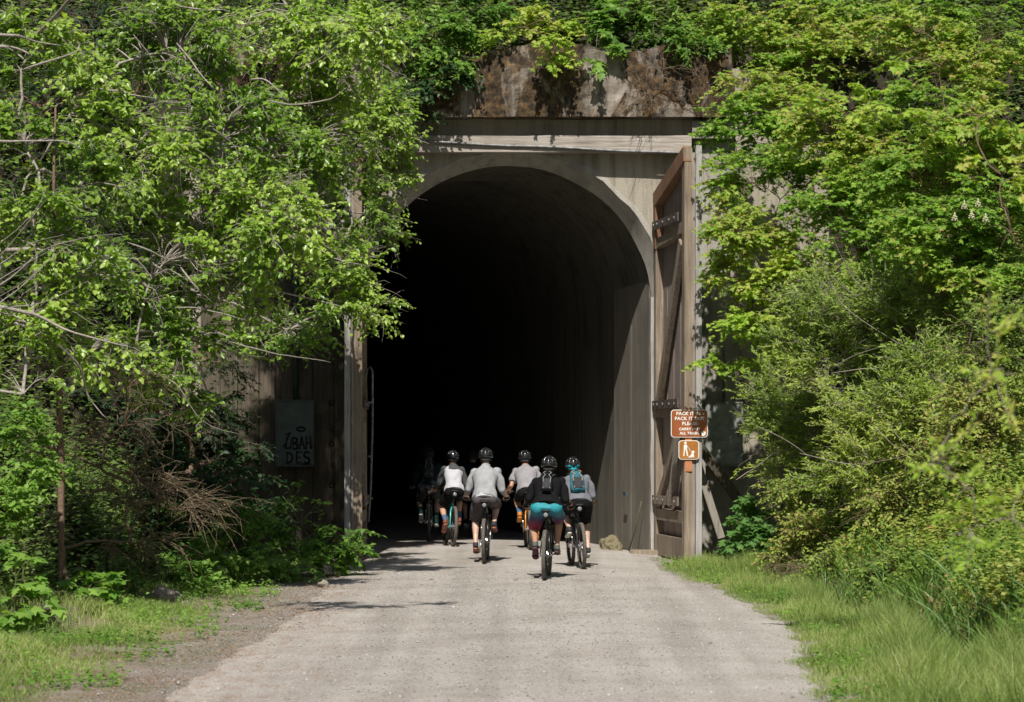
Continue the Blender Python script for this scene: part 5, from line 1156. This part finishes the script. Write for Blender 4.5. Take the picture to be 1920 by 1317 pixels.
# litter and pebbles
def kt(x, y, r):
    u = x - pathL(y); p = np.exp(-(np.clip(np.abs(u), 0, 9) / .8)) * (.35 + .65 * (np.sin(x * 3.1 + y * 1.1) + np.sin(y * 2.3 - x) > 0)) + .02; return visible(x, y) & (x < pathR(y) + .3) & (x > -5.6) & (r.uniform(size=len(x)) < p)
r, P = scatter(150000, -5.6, 3.2, -25, 1, kt, 10); P[:, 2] = np.maximum(P[:, 2], 0) + .012 + .03 * (1 - np.clip(np.abs(P[:, 0]) / 2.6, 0, 1) ** 2)
a = r.uniform(0, 6.28, len(P)); lu = np.stack([np.cos(a), np.sin(a), r.normal(0, .12, len(P))], -1)
v, f, k = nleaves('lance', P, lu, np.array([0, 0, 1.]) + r.normal(0, .3, P.shape), r.uniform(.015, .05, len(P)))
r2, P2 = scatter(14000, 3.4, 6.0, -23, -10, lambda x, y, r: visible(x, y) & (np.abs(x - bankx_r(y) - .5) < .5) & (np.sin(x * 2 - y * 2.7) > .2), 19)
o = blades('dry_grass', 'matted dry straw between the verge grass and the brambles', P2, r2, r2.uniform(.15, .4, len(P2)), .006, L_DRY, 1.8, 4); o['category'] = 'dry grass'
tag(np_obj('leaf_litter', v, [f], [L_DRY], None, np.repeat(r.uniform(0, 1, len(P)), k)), 'brown needles and dry leaf litter along the left side of the path', 'leaf litter', kind='stuff')
M_PEB = leafmat("gravel_stone", [(.14, .13, .12), (.28, .26, .24), (.38, .36, .34), (.46, .44, .42)], 0, .9, .2)
r, P = scatter(26000, -3.4, 3.3, -25, 1.5, lambda x, y, r: visible(x, y), 11)
yy = P[:, 1]; uu = np.clip((P[:, 0] - pathL(yy)) / (pathR(yy) - pathL(yy)) * 2 - 1, -1, 1); P[:, 2] = .05 * (1 - uu ** 2) + .006
oc = np.array([(1, 0, 0), (0, 1, 0), (-1, 0, 0), (0, -1, 0), (0, 0, .7), (0, 0, -.5)]); of = np.array([(0, 1, 4), (1, 2, 4), (2, 3, 4), (3, 0, 4), (1, 0, 5), (2, 1, 5), (3, 2, 5), (0, 3, 5)])
sz = r.uniform(.004, .012, len(P)) * (1 + (r.uniform(size=len(P)) > .985) * 1.3); V = P[:, None] + (oc[None] * r.uniform(.6, 1.4, (len(P), 1, 3))) * sz[:, None, None]
Fq = of[None] + (np.arange(len(P)) * 6)[:, None, None]
tag(np_obj('gravel', V.reshape(-1, 3), [Fq.reshape(-1, 3)], [M_PEB], None, np.repeat(r.uniform(0, 1, len(P)), 6)), 'loose small gravel stones scattered over the path', 'gravel', kind='stuff')
# bare limbs and switches that show in front of the leaves
def limbs(root, name, d, rad, mat, lines):
    B0 = Vector(root.location)
    for k, ln in enumerate(lines):
        pts = [W(x, y, d + .25 * math.sin(k * 2.3 + i)) - B0 for i, (x, y) in enumerate(ln)]
        fine = []
        for i in range(len(pts) - 1):
            p0, p1, p2, p3 = pts[max(i - 1, 0)], pts[i], pts[i + 1], pts[min(i + 2, len(pts) - 1)]
            for t in (0, .25, .5, .75):
                fine.append(.5 * ((2 * p1) + (p2 - p0) * t + (2 * p0 - 5 * p1 + 4 * p2 - p3) * t * t + (3 * p1 - p0 - 3 * p2 + p3) * t ** 3) + Vector((noise.noise(p1 * 9 + Vector((t, k, 0))), 0, noise.noise(p1 * 7 + Vector((k, t, 0))))) * .02)
        fine.append(pts[-1]); n_ = len(fine)
        tp = lambda t: min(1, .3 + 3.5 * t) * (1 - .8 * t); r0 = rad * (1.15 - .5 * ((k * 37) % 10) / 10)
        mb = MB(); mb.etube(fine, [r0 * tp(i / (n_ - 1)) for i in range(n_)], n=6); mb.build(name, mat, root, True)
ob = {o['label']: o for o in S.objects if 'label' in o}
limbs(ob['alder at the far left edge with thick grey limbs entering the frame'], 'limb', 29.8, .024, B_ALDER, [
    [(-40, 565), (60, 590), (140, 625), (240, 650)], [(-40, 262), (40, 265), (120, 264), (150, 280)], [(-30, 62), (30, 68), (60, 76), (115, 86)], [(-30, 90), (20, 88), (60, 104)], [(40, 132), (90, 116), (140, 98), (150, 84)], [(110, 645), (150, 690), (165, 740), (200, 785)]])
limbs(ob['alder at the far left edge with thick grey limbs entering the frame'], 'arching_stem', 28.6, .008, B_ALDER, [
    [(-40, 560), (20, 520), (80, 470), (160, 445), (230, 440)], [(-40, 575), (30, 540), (90, 490), (130, 460)], [(-40, 590), (10, 560), (60, 520), (110, 470), (150, 455)], [(-40, 520), (10, 490), (60, 455), (120, 440)], [(-40, 500), (0, 480), (50, 420), (90, 370)], [(-40, 545), (40, 500), (110, 460)], [(-40, 582), (60, 570), (130, 545), (160, 530)], [(-30, 480), (20, 440), (60, 400), (100, 330)]])
limbs(ob['alder filling the upper left with long pale limbs sloping down right'], 'limb', 33.6, .016, B_ALDER, [
    [(170, 165), (220, 172), (255, 180), (290, 184)], [(320, 578), (370, 577), (415, 588), (460, 600)], [(240, 455), (280, 470), (320, 486), (370, 470)], [(210, 470), (240, 520), (270, 560)], [(180, 650), (260, 690), (330, 720), (380, 790), (450, 815)], [(250, 65), (285, 110), (300, 160)], [(330, 80), (370, 130), (400, 165)], [(330, 12), (380, 18), (430, 22), (450, 40)], [(400, 240), (430, 265), (455, 300)], [(470, 150), (500, 152), (540, 190)], [(340, 500), (370, 540), (400, 570)], [(150, 95), (175, 140), (200, 160)]])
limbs(ob['alder reaching its leafy tip across the upper left rim of the arch'], 'limb', 34.0, .013, B_ALDER, [
    [(500, 190), (560, 196), (620, 186), (650, 165)], [(560, 130), (600, 110), (640, 80)], [(430, 640), (480, 655), (540, 668), (620, 680)], [(520, 545), (580, 560), (640, 575)], [(600, 470), (640, 490), (690, 500)], [(560, 400), (590, 430), (610, 460)], [(470, 30), (520, 20), (560, 60)]])
limbs(ob['grey-green willow with bare upright switches in the middle of the right bank'], 'bare_stem', 37.6, .009, B_GREY, [
    [(1760, 680), (1690, 610), (1610, 560), (1540, 500), (1505, 430)], [(1750, 670), (1700, 600), (1650, 560), (1590, 500), (1560, 440)], [(1740, 680), (1680, 640), (1600, 590), (1560, 540), (1530, 440)], [(1640, 570), (1600, 520), (1580, 480), (1575, 430)], [(1660, 540), (1640, 500), (1625, 450)], [(1650, 560), (1660, 500), (1640, 440)], [(1560, 700), (1640, 690), (1720, 680), (1795, 672)], [(1560, 690), (1620, 660), (1700, 640)], [(1760, 730), (1800, 710), (1830, 695)]])
limbs(ob['dense willow shrub low on the bank left of the blurred near sprigs'], 'bare_stem', 35.0, .009, B_GREY, [
    [(1420, 800), (1480, 830), (1520, 860)], [(1640, 800), (1680, 840), (1740, 880)], [(1660, 790), (1710, 850), (1750, 870)], [(1500, 850), (1600, 870), (1700, 855)], [(1700, 960), (1740, 935), (1780, 930)], [(1380, 900), (1410, 880), (1450, 850)]])
limbs(ob['thin conifer trunk with brown dead lower twigs at the left'], 'stem', 31.0, .048, B_BROWN, [[(114, 1125), (116, 950), (111, 800), (113, 640), (105, 480), (100, 330), (104, 200)]])
rt = ob['bushy vine maple with small pale blossoms behind the right edge']
M_BLO = plain("cream_blossom", (.42, .42, .26), .8, 0, .15, 60)
for i, (x, y) in enumerate([(1808, 392), (1834, 388), (1822, 410), (1848, 416), (1790, 414)]):
    mb = MB(); c = W(x, y, 35.6) - rt.location
    for j in range(34):
        t = j / 34; mb.sph(c + Vector(((.035 * (1 - t) + .006 * math.sin(j * 5)) * math.cos(j * 2.4), .035 * (1 - t) * math.sin(j * 2.4), .10 * t + .01 * math.sin(j * 3))), .012, 6, 4)
    mb.build('blossom', M_BLO, rt, True)
print('LEAVES', plant.count)
